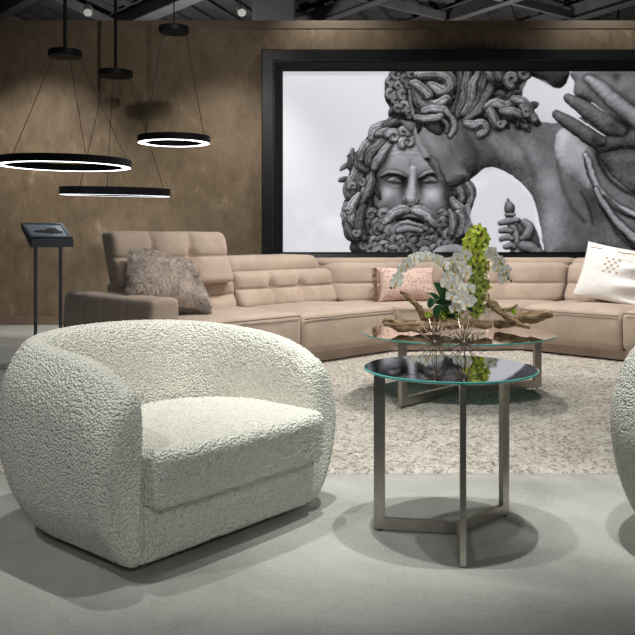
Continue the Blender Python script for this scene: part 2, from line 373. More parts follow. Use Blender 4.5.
class MB:
    """collects shapes that end up as one mesh"""
    def __init__(s): s.v = []; s.f = []
    def add(s, v, f):
        n = len(s.v); s.v += [tuple(p) for p in v]; s.f += [tuple(i+n for i in q) for q in f]; return s
    def box(s, x0, x1, y0, y1, z0, z1, M=None):
        v = [Vector((x, y, z)) for z in (z0, z1) for y in (y0, y1) for x in (x0, x1)]
        if M is not None: v = [M @ p for p in v]
        return s.add(v, [(0,2,3,1),(4,5,7,6),(0,1,5,4),(2,6,7,3),(0,4,6,2),(1,3,7,5)])
    def bar(s, a, b, w, h, up=(0, 0, 1)):
        a = Vector(a); b = Vector(b); d = (b-a).normalized(); u = Vector(up)
        side = d.cross(u)
        if side.length < 1e-4: side = d.cross(Vector((0, 1, 0)))
        side.normalize(); u = side.cross(d)
        v = []
        for p in (a, b):
            for i, j in ((-1,-1),(1,-1),(1,1),(-1,1)): v.append(p+side*w*.5*i+u*h*.5*j)
        return s.add(v, [(0,3,2,1),(4,5,6,7),(0,1,5,4),(1,2,6,5),(2,3,7,6),(3,0,4,7)])
    def tube(s, P, R, n=8, cap=True, rough=0, seed=0):
        P = [Vector(p) for p in P]
        if not isinstance(R, (list, tuple)): R = [R]*len(P)
        v = []; f = []; N = None
        for i, p in enumerate(P):
            t = (P[min(i+1, len(P)-1)]-P[max(i-1, 0)]).normalized()
            if N is None:
                N = t.cross(Vector((0, 0, 1)))
                if N.length < .05: N = t.cross(Vector((0, 1, 0)))
            N = (N-t*N.dot(t)).normalized(); B = t.cross(N)
            for k in range(n):
                a = 2*PI*k/n
                r = R[i]
                if rough: r *= 1+rough*noise.noise(Vector((math.cos(a)*1.7+seed, math.sin(a)*1.7, i*.16)))+rough*.5*noise.noise(Vector((math.cos(a)*4+seed, math.sin(a)*4, i*.3)))
                v.append(p+N*math.cos(a)*r+B*math.sin(a)*r)
        m = len(P)
        for i in range(m-1):
            for k in range(n):
                f.append((i*n+k, i*n+(k+1) % n, (i+1)*n+(k+1) % n, (i+1)*n+k))
        if cap: f.append(tuple(range(n-1, -1, -1))); f.append(tuple((m-1)*n+k for k in range(n)))
        return s.add(v, f)
    def lathe(s, prof, n=48, c=(0, 0, 0)):
        v = []; f = []; m = len(prof)
        for k in range(n):
            a = 2*PI*k/n
            for r, z in prof: v.append((c[0]+r*math.cos(a), c[1]+r*math.sin(a), c[2]+z))
        for k in range(n):
            for i in range(m-1): f.append((k*m+i, ((k+1) % n)*m+i, ((k+1) % n)*m+i+1, k*m+i+1))
        return s.add(v, f)
    def build(s, name, mat, parent=None, smooth=False, label=None, off=None, auto=None):
        o = mk(name, s.v, s.f, mat, parent, smooth or auto is not None, label, off)
        if auto is not None: auto_smooth(o, auto)
        return o

def spl(P, n=8):
    P = [Vector(p) for p in P]; out = []; m = len(P)
    for k in range(m-1):
        a, b, c, d = P[max(k-1, 0)], P[k], P[k+1], P[min(k+2, m-1)]
        for i in range(n):
            t = i/n
            out.append(.5*((2*b)+(c-a)*t+(2*a-5*b+4*c-d)*t*t+(3*b-a-3*c+d)*t**3))
    out.append(P[-1]); return out

def rbox(lx, ly, lz, r, step, deform=None):
    """rounded box, centred, as a welded grid; deform gets the point and its place in -1..1"""
    nx, ny, nz = (max(4, int(l/step)) for l in (lx, ly, lz))
    def axis(n, l):
        # finer near the edges
        k = min(max(3, int(r/step*1.6)), 12)
        e = [-l/2+r*(1-math.cos(i/k*PI/2)) for i in range(k)]
        m = [-l/2+r+(l-2*r)*i/n for i in range(n+1)]
        return e+m+[-q for q in reversed(e)]
    ax, ay, az = axis(nx, lx), axis(ny, ly), axis(nz, lz)
    idx = {}; V = []; Fc = []
    def vert(i, j, k):
        key = (i, j, k)
        if key in idx: return idx[key]
        p = Vector((ax[i], ay[j], az[k]))
        q = Vector((max(-lx/2+r, min(lx/2-r, p.x)), max(-ly/2+r, min(ly/2-r, p.y)), max(-lz/2+r, min(lz/2-r, p.z))))
        d = p-q
        if d.length > 1e-9: p = q+d.normalized()*r
        u = Vector((p.x/(lx/2), p.y/(ly/2), p.z/(lz/2)))
        if deform: p = deform(p, u)
        idx[key] = len(V); V.append(p); return idx[key]
    I, J, K = len(ax)-1, len(ay)-1, len(az)-1
    for k in (0, K):
        for i in range(I):
            for j in range(J): Fc.append((vert(i,j,k), vert(i+1,j,k), vert(i+1,j+1,k), vert(i,j+1,k)))
    for j in (0, J):
        for i in range(I):
            for k in range(K): Fc.append((vert(i,j,k), vert(i+1,j,k), vert(i+1,j,k+1), vert(i,j,k+1)))
    for i in (0, I):
        for j in range(J):
            for k in range(K): Fc.append((vert(i,j,k), vert(i,j+1,k), vert(i,j+1,k+1), vert(i,j,k+1)))
    return V, Fc

# ------------------------------------------------------------------ materials
class NT:
    def __init__(s, name):
        s.m = bpy.data.materials.new(name); s.m.use_nodes = True
        s.t = s.m.node_tree; s.b = s.t.nodes['Principled BSDF']
    def n(s, typ, **kw):
        o = s.t.nodes.new(typ)
        for k, v in kw.items():
            if k.startswith('i_'):
                key = k[2:]; key = int(key) if key.isdigit() else key.replace('_', ' ')
                o.inputs[key].default_value = v
            else: setattr(o, k, v)
        return o
    def l(s, a, b): s.t.links.new(a, b)
    def coord(s, kind='Object', scale=(1, 1, 1)):
        c = s.n('ShaderNodeTexCoord'); mp = s.n('ShaderNodeMapping'); mp.inputs['Scale'].default_value = scale
        s.l(c.outputs[kind], mp.inputs[0]); return mp.outputs[0]
    def noise(s, co, scale, detail=4, rough=.55, dist=0):
        o = s.n('ShaderNodeTexNoise'); o.inputs['Scale'].default_value = scale; o.inputs['Detail'].default_value = detail
        o.inputs['Roughness'].default_value = rough; o.inputs['Distortion'].default_value = dist
        s.l(co, o.inputs['Vector']); return o.outputs[0]
    def ramp(s, f, stops, interp='LINEAR'):
        o = s.n('ShaderNodeValToRGB'); e = o.color_ramp.elements; o.color_ramp.interpolation = interp
        while len(e) < len(stops): e.new(.5)
        for k, (p, c) in enumerate(stops):
            e[k].position = p; e[k].color = (c if len(c) == 4 else (*c, 1))
        s.l(f, o.inputs[0]); return o.outputs[0]
    def bump(s, f, strength, dist=.01, normal=None):
        o = s.n('ShaderNodeBump'); o.inputs['Strength'].default_value = strength; o.inputs['Distance'].default_value = dist
        s.l(f, o.inputs['Height'])
        if normal: s.l(normal, o.inputs['Normal'])
        s.l(o.outputs[0], s.b.inputs['Normal']); return o.outputs[0]
    def set(s, **kw):
        for k, v in kw.items():
            k = k.replace('_', ' ')
            s.b.inputs[k].default_value = (*v, 1) if isinstance(v, tuple) and len(v) == 3 else v
        return s

def plain(name, col, rough=.5, metal=0, vary=.06, scale=20, bump=0, sheen=0, coord='Object'):
    t = NT(name); co = t.coord(coord)
    f = t.noise(co, scale)
    lo = tuple(max(0, c*(1-vary)) for c in col); hi = tuple(min(1, c*(1+vary)) for c in col)
    t.l(t.ramp(f, [(.3, lo), (.7, hi)]), t.b.inputs['Base Color'])
    t.set(Roughness=rough, Metallic=metal)
    if sheen: t.set(Sheen_Weight=sheen, Sheen_Roughness=.5)
    if bump: t.bump(f, bump, .004)
    return t.m

# plaster of the brown wall: trowelled, blotchy, faint vertical drags
t = NT('brown_plaster'); co = t.coord()
a = t.noise(t.coord(scale=(1.2, 1, .8)), 3.0, 9, .66, .5); b = t.noise(t.coord(scale=(1.3, 1, .5)), 13, 8, .7, .4); c = t.noise(co, 40, 4)
mx = t.n('ShaderNodeMath', operation='ADD'); m2 = t.n('ShaderNodeMath', operation='MULTIPLY'); m2.inputs[1].default_value = .55
t.l(b, m2.inputs[0]); t.l(a, mx.inputs[0]); t.l(m2.outputs[0], mx.inputs[1])
t.l(t.ramp(mx.outputs[0], [(.48, (.115, .077, .044)), (.72, (.18, .128, .077)), (.9, (.225, .165, .102)), (1, (.32, .25, .165))]), t.b.inputs['Base Color'])
t.set(Roughness=.62); t.bump(mx.outputs[0], .5, .02)
M_wall = t.m
# concrete floor
t = NT('polished_concrete'); co = t.coord()
a = t.noise(co, 1.1, 9, .66, .5); b = t.noise(co, 75, 4, .7)
mx = t.n('ShaderNodeMath', operation='ADD'); m2 = t.n('ShaderNodeMath', operation='MULTIPLY'); m2.inputs[1].default_value = .42
t.l(b, m2.inputs[0]); t.l(a, mx.inputs[0]); t.l(m2.outputs[0], mx.inputs[1])
t.l(t.ramp(mx.outputs[0], [(.44, (.20, .202, .187)), (.60, (.34, .342, .320)), (.80, (.47, .472, .443))]), t.b.inputs['Base Color'])
t.l(t.ramp(a, [(.3, (.42,)*3), (.7, (.58,)*3)]), t.b.inputs['Roughness'])
t.set(Specular_IOR_Level=.35); t.bump(b, .06, .003)
M_floor = t.m
# woven shag rug
t = NT('speckled_wool_rug'); co = t.coord()
a = t.noise(co, 42, 5, .78); b = t.noise(co, 5, 4, .6)
col = t.ramp(a, [(.33, (.10, .08, .062)), (.42, (.33, .295, .25)), (.50, (.56, .53, .48)), (.68, (.74, .715, .67))])
mixn = t.n('ShaderNodeMix', data_type='RGBA', blend_type='MULTIPLY'); mixn.inputs[0].default_value = .6
t.l(col, mixn.inputs[6]); t.l(t.ramp(b, [(.3, (.66, .63, .60)), (.7, (1, 1, 1))]), mixn.inputs[7])
t.l(mixn.outputs[2], t.b.inputs['Base Color']); t.set(Roughness=.95, Specular_IOR_Level=.1)
t.bump(a, .8, .012)
M_rug = t.m
# boucle
t = NT('white_boucle'); co = t.coord()
vo = t.n('ShaderNodeTexVoronoi'); vo.inputs['Scale'].default_value = 120; t.l(co, vo.inputs['Vector'])
n1 = t.noise(co, 160, 2)
t.l(t.ramp(vo.outputs['Distance'], [(.0, (.88, .87, .79)), (.55, (.83, .82, .74)), (.95, (.62, .61, .54))]), t.b.inputs['Base Color'])  # shade in the gaps between loops is put into the colour
t.set(Roughness=.95, Specular_IOR_Level=.12, Sheen_Weight=.25)
inv = t.n('ShaderNodeMath', operation='SUBTRACT'); inv.inputs[0].default_value = 1; t.l(vo.outputs['Distance'], inv.inputs[1])
nb = t.n('ShaderNodeBump'); nb.inputs['Strength'].default_value = .4; nb.inputs['Distance'].default_value = .004; t.l(n1, nb.inputs['Height'])
t.bump(inv.outputs[0], 1.0, .009, nb.outputs[0])
M_boucle = t.m
# sofa nubuck
t = NT('beige_nubuck'); co = t.coord()
a = t.noise(co, 3.2, 6, .6, .5); b = t.noise(co, 120, 2)
t.l(t.ramp(a, [(.3, (.405, .317, .256)), (.7, (.535, .434, .36))]), t.b.inputs['Base Color'])
t.set(Roughness=.75, Specular_IOR_Level=.25, Sheen_Weight=.25, Sheen_Roughness=.4); t.bump(b, .08, .003)
M_sofa = t.m
M_seam = plain('brown_seam_thread', (.20, .15, .115), .9)
M_steel = plain('brushed_nickel', (.42, .39, .35), .32, 1, .10, 60)
M_black = plain('black_powder_coat', (.006, .006, .007), .55, 0, .1)
M_black.node_tree.nodes['Principled BSDF'].inputs['Specular IOR Level'].default_value = .15
M_frame = plain('black_frame_lacquer', (.010, .011, .013), .42, 0, .15, 6)
M_stand = plain('dark_slate_metal', (.035, .042, .05), .5, 0, .15)
M_dark = plain('dark_ceiling_paint', (.05, .05, .05), .9, 0, .4, 3)
M_beam = plain('grey_steel_beam', (.10, .10, .10), .6, 0, .2, 5)
M_cap = plain('brown_wall_cap', (.17, .13, .095), .7, 0, .08, 4)
M_base = plain('brown_baseboard', (.21, .155, .11), .6, 0, .08, 6)
M_cable = plain('black_cable', (.01, .01, .01), .5)
t = NT('lamp_diffuser'); t.set(Base_Color=(.9, .9, .9), Emission_Color=(.93, .96, 1), Emission_Strength=5.5); M_glow = t.m
# ------------------------------------------------------------------ the setting
WY = 9.8
def struct(name, mb, mat, **k):
    o = mb.build(name, mat, **k); o['kind'] = 'structure'; return o
struct('floor', MB().box(-9, 9, -3, 17, -.1, 0), M_floor)
struct('wall_back', MB().box(-9, 9, WY, WY+.25, 0, 3.54), M_wall)
struct('trim_1', MB().box(-9, 9, WY-.012, WY+.27, 3.54, 3.635), M_cap)
struct('baseboard_back', MB().box(-9, 9, WY-.02, WY, 0, .105), M_base)
m = MB().box(-9, 9, -3, 17, 4.72, 4.9)
for k in range(34):                       # ribs of the steel deck
    x = -8+.42*k; m.bar((x, 10.2, 4.70), (x+2.1, 16.6, 4.70), .16, .06)
struct('ceiling', m, M_dark)
struct('wall_far', MB().box(-9, 9, 16.8, 17, 0, 4.72), M_dark)
# steel and ducts under the ceiling of the hall behind the partition
def beam(name, x0, x1, z0, z1, w, h, label, cat, grp=None, y0=13.4, y1=11.0):
    """passes picture columns x0 (far) and x1 (near)"""
    A = Vector(((x0-317.5)*y0/F, y0, z0)); B = Vector(((x1-317.5)*y1/F, y1, z1))
    d = (B-A); A2 = A-d*.25; B2 = B+d*.1
    m = MB(); m.bar(A2, B2, w, .018); off = Vector((0, 0, h))
    m.bar(A2+off, B2+off, w, .018); m.bar(A2+off*.5, B2+off*.5, .016, h)
    o = m.build(name, M_beam); return tag(o, label, cat, grp)
beam('ceiling_beam', 118, 224, 4.42, 4.42, .26, .26, 'grey steel ceiling beam slanting over the wall above the small ring lamp', 'beam', 'ceiling beams')
beam('ceiling_beam', -20, 60, 4.45, 4.45, .16, .2, 'dark steel ceiling beam slanting behind the wall top at far left', 'beam', 'ceiling beams')
beam('ceiling_beam', 300, 420, 4.42, 4.42, .14, .2, 'steel ceiling beam slanting above the left end of the framed picture', 'beam', 'ceiling beams')
beam('ceiling_beam', 420, 560, 4.42, 4.42, .14, .2, 'steel ceiling beam slanting above the middle of the framed picture', 'beam', 'ceiling beams')
beam('ceiling_beam', 540, 690, 4.42, 4.42, .16, .22, 'steel ceiling beam slanting above the right part of the framed picture', 'beam', 'ceiling beams')
for k, (xa, xb, zz, lab) in enumerate(((20, -90, 4.50, 'thin ceiling joist crossing behind the rod of the largest ring lamp'), (112, 40, 4.50, 'thin ceiling joist crossing behind the rod of the lowest ring lamp'),
        (470, 330, 4.5, 'thin ceiling joist crossing above the bearded marble head'), (600, 470, 4.5, 'thin ceiling joist crossing above the marble hand'))):
    A = Vector(((xa-317.5)*13.2/F, 13.2, zz)); B = Vector(((xb-317.5)*11.4/F, 11.4, zz)); m = MB(); m.bar(A, B, .07, .12)
    tag(m.build('ceiling_joist', M_beam), lab, 'joist', 'ceiling joists')
# grey duct box seen above the left edge of the picture
m = MB(); m.box(-.95, -.35, 11.9, 12.7, 4.0, 4.665); tag(m.build('air_duct', plain('grey_duct', (.17, .18, .19), .6)), 'square grey air duct dropping from the ceiling above the left edge of the picture', 'duct')
for i, (x, lab) in enumerate(((87, 'small pale ceiling spotlight head beside the rod of the lowest ring lamp'), (240, 'small pale ceiling spotlight head left of the grey duct'))):
    r = thing('ceiling_spotlight', lab, 'spotlight', ((x-317.5)*11.6/F, 11.6, 4.72), .4, 'ceiling spotlights')
    MB().tube([(0, 0, 0), (0, 0, -.38)], .012).build('stem', M_beam, r)
    MB().tube([(0, -.09, -.52), (.02, .02, -.42), (.03, .08, -.38)], [.06, .06, .03], 14).build('lamp_head', plain('pale_metal', (.5, .5, .48), .4), r, auto=40)

# ------------------------------------------------------------------ the framed print on the wall
xl, xr, zb, zt = -.412, 4.57, .871, 3.022
fw = .25
pic = thing('framed_picture', 'very large black framed black and white print of marble statues on the brown wall', 'picture', ((xl+xr)/2, WY, zb-fw))
off = pic.location
def frame_bar(a, b, n_in):
    """a mitred bar with a stepped profile: a,b outer corners, n_in inward unit"""
    A, B = Vector(a), Vector(b); d = (B-A).normalized(); n = Vector(n_in)
    prof = [(0, 0), (0, -.10), (.012, -.115), (.13, -.115), (.14, -.10), (.15, -.10), (fw-.02, -.045), (fw, -.04), (fw, 0)]
    v = []
    for P, sg in ((A, 1), (B, -1)):
        for w, y in prof: v.append(P+n*w+d*w*sg+Vector((0, y, 0)))
    m = len(prof); f = [(i, i+1, m+i+1, m+i) for i in range(m-1)]+[tuple(range(m)), tuple(range(2*m-1, m-1, -1))]
    MB().add(v, f).build('frame_bar', M_frame, pic, off=off)
o1, o2, o3, o4 = (xl-fw, WY, zb-fw), (xr+fw, WY, zb-fw), (xr+fw, WY, zt+fw), (xl-fw, WY, zt+fw)
frame_bar(o1, o2, (0, 0, 1)); frame_bar(o2, o3, (-1, 0, 0)); frame_bar(o3, o4, (0, 0, -1)); frame_bar(o4, o1, (1, 0, 0))
L, W, H = paint_print(283, 72, 700, 252, 2.4)
gx, gz = np.meshgrid(np.linspace(xl, xr, W), np.linspace(zt, zb, H))
co = np.stack([gx-off.x, np.full_like(gx, -.03), gz-off.z], -1).reshape(-1, 3).astype(np.float32)
ii = np.arange(W*H).reshape(H, W)
q = np.stack([ii[:-1, :-1], ii[1:, :-1], ii[1:, 1:], ii[:-1, 1:]], -1).reshape(-1, 4)
me = bpy.data.meshes.new('print')
me.vertices.add(W*H); me.vertices.foreach_set('co', co.ravel())
me.loops.add(q.size); me.loops.foreach_set('vertex_index', q.ravel().astype(np.int32))
me.polygons.add(len(q)); me.polygons.foreach_set('loop_start', np.arange(0, q.size, 4, dtype=np.int32))
me.update(calc_edges=True)
ca = me.color_attributes.new('ink', 'FLOAT_COLOR', 'POINT')
Lf = L.ravel(); rgba = np.stack([Lf*.97, Lf*.96, Lf*1.03, np.ones_like(Lf)], -1).astype(np.float32)
ca.data.foreach_set('color', rgba.ravel())
t = NT('backlit_print'); at = t.n('ShaderNodeVertexColor', layer_name='ink')
t.l(at.outputs[0], t.b.inputs['Base Color']); t.l(at.outputs[0], t.b.inputs['Emission Color'])
t.set(Emission_Strength=.85, Roughness=.8, Specular_IOR_Level=.1)
me.materials.append(t.m)
po = bpy.data.objects.new('print', me); C.objects.link(po); po.parent = pic
po['label'] = 'backlit black and white print of a bearded stone head and a leaning stone figure'
# ------------------------------------------------------------------ rug
t = thing
RX0, RX1, RY0, RY1 = -2.1, 4.2, 3.63, 7.75
nx, ny = 490, 320
V = []; Fc = []
for j in range(ny+1):
    for i in range(nx+1):
        x = RX0+(RX1-RX0)*i/nx; y = RY0+(RY1-RY0)*j/ny
        e = min(i, nx-i, j, ny-j)
        h = .014+.008*noise.noise(Vector((x*38, y*38, 1)))+.005*noise.noise(Vector((x*90, y*90, 5)))
        if e == 0: h = .001
        jx = .012*noise.noise(Vector((x*40, y*40, 9))) if e < 2 else 0
        V.append((x+jx, y+jx, max(h, .001)))
for j in range(ny):
    for i in range(nx):
        a = j*(nx+1)+i; Fc.append((a, a+1, a+nx+2, a+nx+1))
rug = mk('area_rug', V, Fc, M_rug)
tag(rug, 'thick cream rug with brown flecks between the sofa and the chairs', 'rug')

# ------------------------------------------------------------------ sectional sofa
R2 = math.sqrt(2)
sofa = thing('sectional_sofa', 'long beige angled sectional sofa with tufted backs below the big picture', 'sofa', (.9, 7.2, 0))
so = sofa.location
def PL(s, t, z): return Vector((s/R2-(t+6.65/R2)/R2, s/R2+(t+6.65/R2)/R2, z))     # left run
def PR(s, t, z): return Vector((s/R2+(t+9.26/R2)/R2, -s/R2+(t+9.26/R2)/R2, z))    # right run
def PW(s, t, z):                                                                   # corner piece, s in -1..1, t depth
    k = min(max(t, -.2)/1.25, 1.1)
    a, b = PL(5.70, t, z), PR(-3.96, t, z)
    p = a.lerp(b, (s+1)/2)
    return p
def cushion(name, MAP, s0, s1, t0, t1, z0, z1, r, step, mat=M_sofa, crown=0, cols=(), rows=(), groove=.02, lean=0, puff=.015, face='t', seam=None, bulge=0):
    ls, lt, lz = s1-s0, t1-t0, z1-z0
    wedge = MAP is PW
    dims = (1.1 if wedge else ls, lt, lz)
    def deform(p, u):
        s = (s0+s1)/2+(u.x*.5*ls); tt = (t0+t1)/2+p.y; z = (z0+z1)/2+p.z
        ex = max(0, 1-u.x**6); ez = max(0, 1-u.z**4)
        if crown and u.z > -.2: z += crown*(1-u.x**4)*(1-abs(u.y)**3)*max(0, u.z)
        if seam is not None and u.y < 0:
            tt += .012*math.exp(-((z-seam)/.012)**2)
        if bulge: tt -= bulge*(1-u.z**2)*max(0, -u.y)
        if cols or rows:
            w = max(0, -u.y) if face == 't' else max(0, -u.x)
            a = 0; g = 0
            for c in cols: g = max(g, math.exp(-((u.x-c)*dims[0]*.5/.022)**2)); a = max(a, math.exp(-((u.x-c)*dims[0]*.5/.085)**2))
            for c in rows: g = max(g, .6*math.exp(-((u.z-c)*lz*.5/.012)**2)); a = max(a, .6*math.exp(-((u.z-c)*lz*.5/.055)**2))
            cr = 0
            for c in cols:
                for q in rows: cr = max(cr, math.exp(-(((u.x-c)*dims[0]*.5)**2+((u.z-q)*lz*.5)**2)/.05**2))
            tt += w*(groove*.8*g+groove*.9*a+groove*1.3*cr)-w*puff
        tt += lean*(z-z0)
        tt += .004*noise.noise(Vector((s*7, tt*7, z*7))); z += .004*noise.noise(Vector((s*5+9, tt*5, z*5)))*(u.z > 0)
        return MAP(s, tt, z)
    V, Fc = rbox(dims[0], lt, lz, r, step, deform)
    return mk(name, V, Fc, mat, sofa, off=so)
SZ = .43
# plinths under each module
for MAP, s0, s1 in ((PL, 3.14, 5.70), (PR, -3.96, -1.75), (PW, -1, 1)):
    v = [MAP(s, t_, z) for z in (.027, .105) for s, t_ in ((s0, .07), (s1, .07), (s1, 1.15), (s0, 1.15))]
    if MAP is PW: v = [MAP(s, t_, z) for z in (.027, .105) for s, t_ in ((s0, .07), (s1, .07), (s1, 1.0), (s0, 1.0))]
    mk('plinth', v, [(0,1,2,3),(4,5,6,7),(0,1,5,4),(1,2,6,5),(2,3,7,6),(3,0,4,7)], M_sofa, sofa, False, off=so)
# left arm with vertical channels
def arm(MAP, s0, s1):
    def df(p, u):
        s = (s0+s1)/2+p.x; tt = .62+p.y; z = .345+p.z
        w = max(0, -u.x)
        for c in (-.45, .05, .5): s += w*.014*math.exp(-((u.y-c)*.62/.02)**2)
        s -= w*.02*(1-u.z**2)
        z += .012*(1-u.x**2)*max(0, u.z)
        z += .006*noise.noise(Vector((s*5, tt*5, z*5)))
        return MAP(s, tt, z)
    V, Fc = rbox(s1-s0, 1.22, .55, .035, .022, df)
    mk('arm', V, Fc, M_sofa, sofa, off=so)
arm(PL, 3.13, 3.36)
arm(PR, -1.75, -1.5)
# seats
cushion('seat_cushion', PL, 3.37, 4.515, -.005, .95, .105, SZ+.02, .045, .024, crown=.025, seam=.415, bulge=.012)
cushion('seat_cushion', PL, 4.525, 5.695, .0, .95, .105, SZ, .05, .024, crown=.025, seam=.39, bulge=.015)
cushion('seat_cushion', PW, -.995, .995, .0, .95, .105, SZ, .05, .026, crown=.02, seam=.39, bulge=.015)
cushion('seat_cushion', PR, -3.955, -3.005, .0, .95, .105, SZ, .05, .024, crown=.025, seam=.39, bulge=.015)
cushion('seat_cushion', PR, -2.995, -1.76, -.03, .95, .105, SZ+.02, .06, .024, crown=.025, seam=.415, bulge=.015)
# stitched seam lines under the front edges of the seats
for MAP, s0, s1, t_, z in ((PL, 3.40, 4.49, -.021, .425), (PL, 4.55, 5.67, -.014, .395), (PW, -.97, .97, -.014, .395), (PR, -3.93, -3.03, -.014, .395), (PR, -2.97, -1.8, -.044, .425)):
    MB().tube([MAP(s0+(s1-s0)*k/12, t_, z)+Vector((0, 0, .003*noise.noise(Vector((k*.9, s0, 0))))) for k in range(13)], .0055, 6).build('seat_seam', M_seam, sofa, True, off=so)
# outer backs
cushion('outer_back', PL, 3.14, 4.515, .98, 1.22, .10, .60, .04, .05)
cushion('outer_back', PL, 4.525, 5.70, 1.0, 1.24, .10, .80, .04, .05)
cushion('outer_back', PW, -1.0, 1.0, 1.0, 1.24, .10, .80, .04, .05)
cushion('outer_back', PR, -3.96, -1.76, 1.0, 1.24, .10, .80, .04, .05)
# tufted back cushions
cushion('back_cushion', PL, 3.38, 4.50, .74, 1.0, .42, .70, .06, .018, cols=(-.33, .33), rows=(0,), groove=.036, lean=.25)
cushion('back_cushion', PL, 4.53, 5.74, .74, 1.02, .42, .745, .06, .018, cols=(-.30, .30), rows=(.05,), groove=.040, lean=.30)
cushion('back_cushion', PW, -.985, .985, .74, 1.02, .42, .80, .06, .014, cols=(-.5, 0, .5), rows=(-.05,), groove=.036, lean=.30)
cushion('back_cushion', PR, -3.94, -2.98, .74, 1.02, .42, .80, .06, .018, cols=(0,), rows=(-.05,), groove=.036, lean=.30)
cushion('back_cushion', PR, -2.96, -1.77, .74, 1.02, .42, .80, .06, .018, cols=(-.3, .3), rows=(-.05,), groove=.036, lean=.30)
# the raised headrest at the left end and the folded one beside it
cushion('headrest', PL, 3.31, 4.42, .69, .88, .665, 1.095, .055, .016, cols=(-.34, .33), rows=(.04,), groove=.040, lean=.34)
cushion('headrest', PL, 4.53, 5.66, .92, 1.24, .70, .87, .075, .022, crown=.015)
cushion('back_roll', PW, -.98, .98, .93, 1.22, .74, .845, .05, .022)
cushion('back_roll', PR, -3.95, -1.77, .93, 1.22, .74, .845, .05, .03)
# ------------------------------------------------------------------ boucle tub chairs
def boucle(verts, faces, amp=.0036, ends=False):
    """pushes the loops of the cloth out of the surface"""
    me = bpy.data.meshes.new('tmp'); me.from_pydata([tuple(v) for v in verts], [], [tuple(f) for f in faces]); 
    bm = bmesh.new(); bm.from_mesh(me); bmesh.ops.recalc_face_normals(bm, faces=bm.faces); bm.to_mesh(me); bm.free()
    nr = np.empty(len(verts)*3, np.float32); me.vertices.foreach_get('normal', nr) if hasattr(me.vertices[0], 'normal') else None
    nr = nr.reshape(-1, 3); out = []
    for v, n in zip(verts, nr):
        p = Vector(v)*112
        d = noise.voronoi(p)[0][0]
        w_ = .35+.65*max(0, min(1, (v[1]+.40)/.06)) if ends else 1
        h = amp*w_*(1-1.7*d)+amp*.15*noise.noise(Vector(v)*22)
        out.append((v[0]+n[0]*h, v[1]+n[1]*h, v[2]+n[2]*h))
    bpy.data.meshes.remove(me)
    return out
def chair_shell():
    a, yf, yc, b = .455, -.36, .0, .37          # arm centre line, front, where the curve begins, depth of the back curve
    path = []
    for i in range(60): path.append((-a, yf+(yc-yf)*i/60))
    n = 240
    for i in range(n+1):
        th = PI-PI*i/n; c, s_ = math.cos(th), math.sin(th); e = 2/2.7
        path.append((a*math.copysign(abs(c)**e, c), yc+b*abs(s_)**e))
    for i in range(1, 61): path.append((a, yc+(yf-yc)*i/60))
    P = [Vector((x, y, 0)) for x, y in path]
    # even spacing
    acc = [0]
    for i in range(1, len(P)): acc.append(acc[-1]+(P[i]-P[i-1]).length)
    tot = acc[-1]; N = 360; Q = []; k = 0
    for i in range(N+1):
        d = tot*i/N
        while k < len(acc)-2 and acc[k+1] < d: k += 1
        u = (d-acc[k])/max(acc[k+1]-acc[k], 1e-9); Q.append(P[k].lerp(P[k+1], u))
    m = 230; rings = []
    def ring(i, scale=1.0, adv=0.0):
        T = (Q[min(i+1, N)]-Q[max(i-1, 0)]).normalized(); O = Vector((-T.y, T.x, 0))
        f = min(1, abs(i/N-.5)*2)               # 0 at the back, 1 at the arm fronts
        g = f*f*(3-2*f)
        e_ = max(0, (f-.70)/.30); top = .705-.045*g-.12*(1-math.sqrt(max(0, 1-.85*e_*e_))); w = .097-.016*g
        z0 = .028; zc = (top+z0)/2; hz = (top-z0)/2
        out = []
        base = Q[i]+T*adv
        for k in range(m):
            an = 2*PI*k/m; c, s_ = math.cos(an), math.sin(an)
            nn = w*math.copysign(abs(c)**(2/2.7), c); zz = hz*math.copysign(abs(s_)**(2/3.6), s_)
            nn *= scale; zz *= (1-(1-scale)*w/hz*1.6)
            z = zc+zz; q = (z-z0)/(top-z0)
            bow = -.075*(1-q)**2.2+.035*math.sin(PI*min(1, q*1.05))-.045*max(0, q-.55)**1.5*2
            tb = max(0, min(1, (nn/w+1)/2)); bow *= .35+.65*tb*tb*(3-2*tb)
            out.append(base+O*(nn+bow)+Vector((0, 0, z)))
        return out
    cap = .06
    for j in range(7):
        an = PI/2*(1-j/7); rings.append(ring(0, 1-(1-math.cos(an))*.75, -cap*math.sin(an)))
    for i in range(N+1): rings.append(ring(i))
    for j in range(6, -1, -1):
        an = PI/2*(1-j/7); rings.append(ring(N, 1-(1-math.cos(an))*.75, cap*math.sin(an)))
    V = [p for r in rings for p in r]; Fc = []
    for r in range(len(rings)-1):
        for k in range(m): Fc.append((r*m+k, r*m+(k+1) % m, (r+1)*m+(k+1) % m, (r+1)*m+k))
    for r, sg in ((0, 1), (len(rings)-1, -1)):
        c = sum((V[r*m+k] for k in range(m)), Vector())/m
        # closing fan with a few inner rings
        prev = [r*m+k for k in range(m)]
        for q in (.66, .33):
            st = len(V)
            for k in range(m): V.append(c.lerp(V[r*m+k], q))
            cur = [st+k for k in range(m)]
            for k in range(m): Fc.append((prev[k], prev[(k+1) % m], cur[(k+1) % m], cur[k]))
            prev = cur
        V.append(c); ci = len(V)-1
        for k in range(m): Fc.append((prev[k], prev[(k+1) % m], ci))
    return V, Fc
def seat_def(p, u):
    x, y, z = p
    # the back edge of the cushion follows the round shell
    k = 1-.45*max(0, u.y)**2.5
    x *= k
    z += .018*(1-abs(u.x)**3)*(1-abs(u.y)**3)*max(0, u.z)
    y -= .03*(1-u.x**4)*max(0, -u.y)*(.4+.6*max(0,u.z+.6))
    z -= .02*max(0, u.y)
    return Vector((x, y-.122, z+.307))
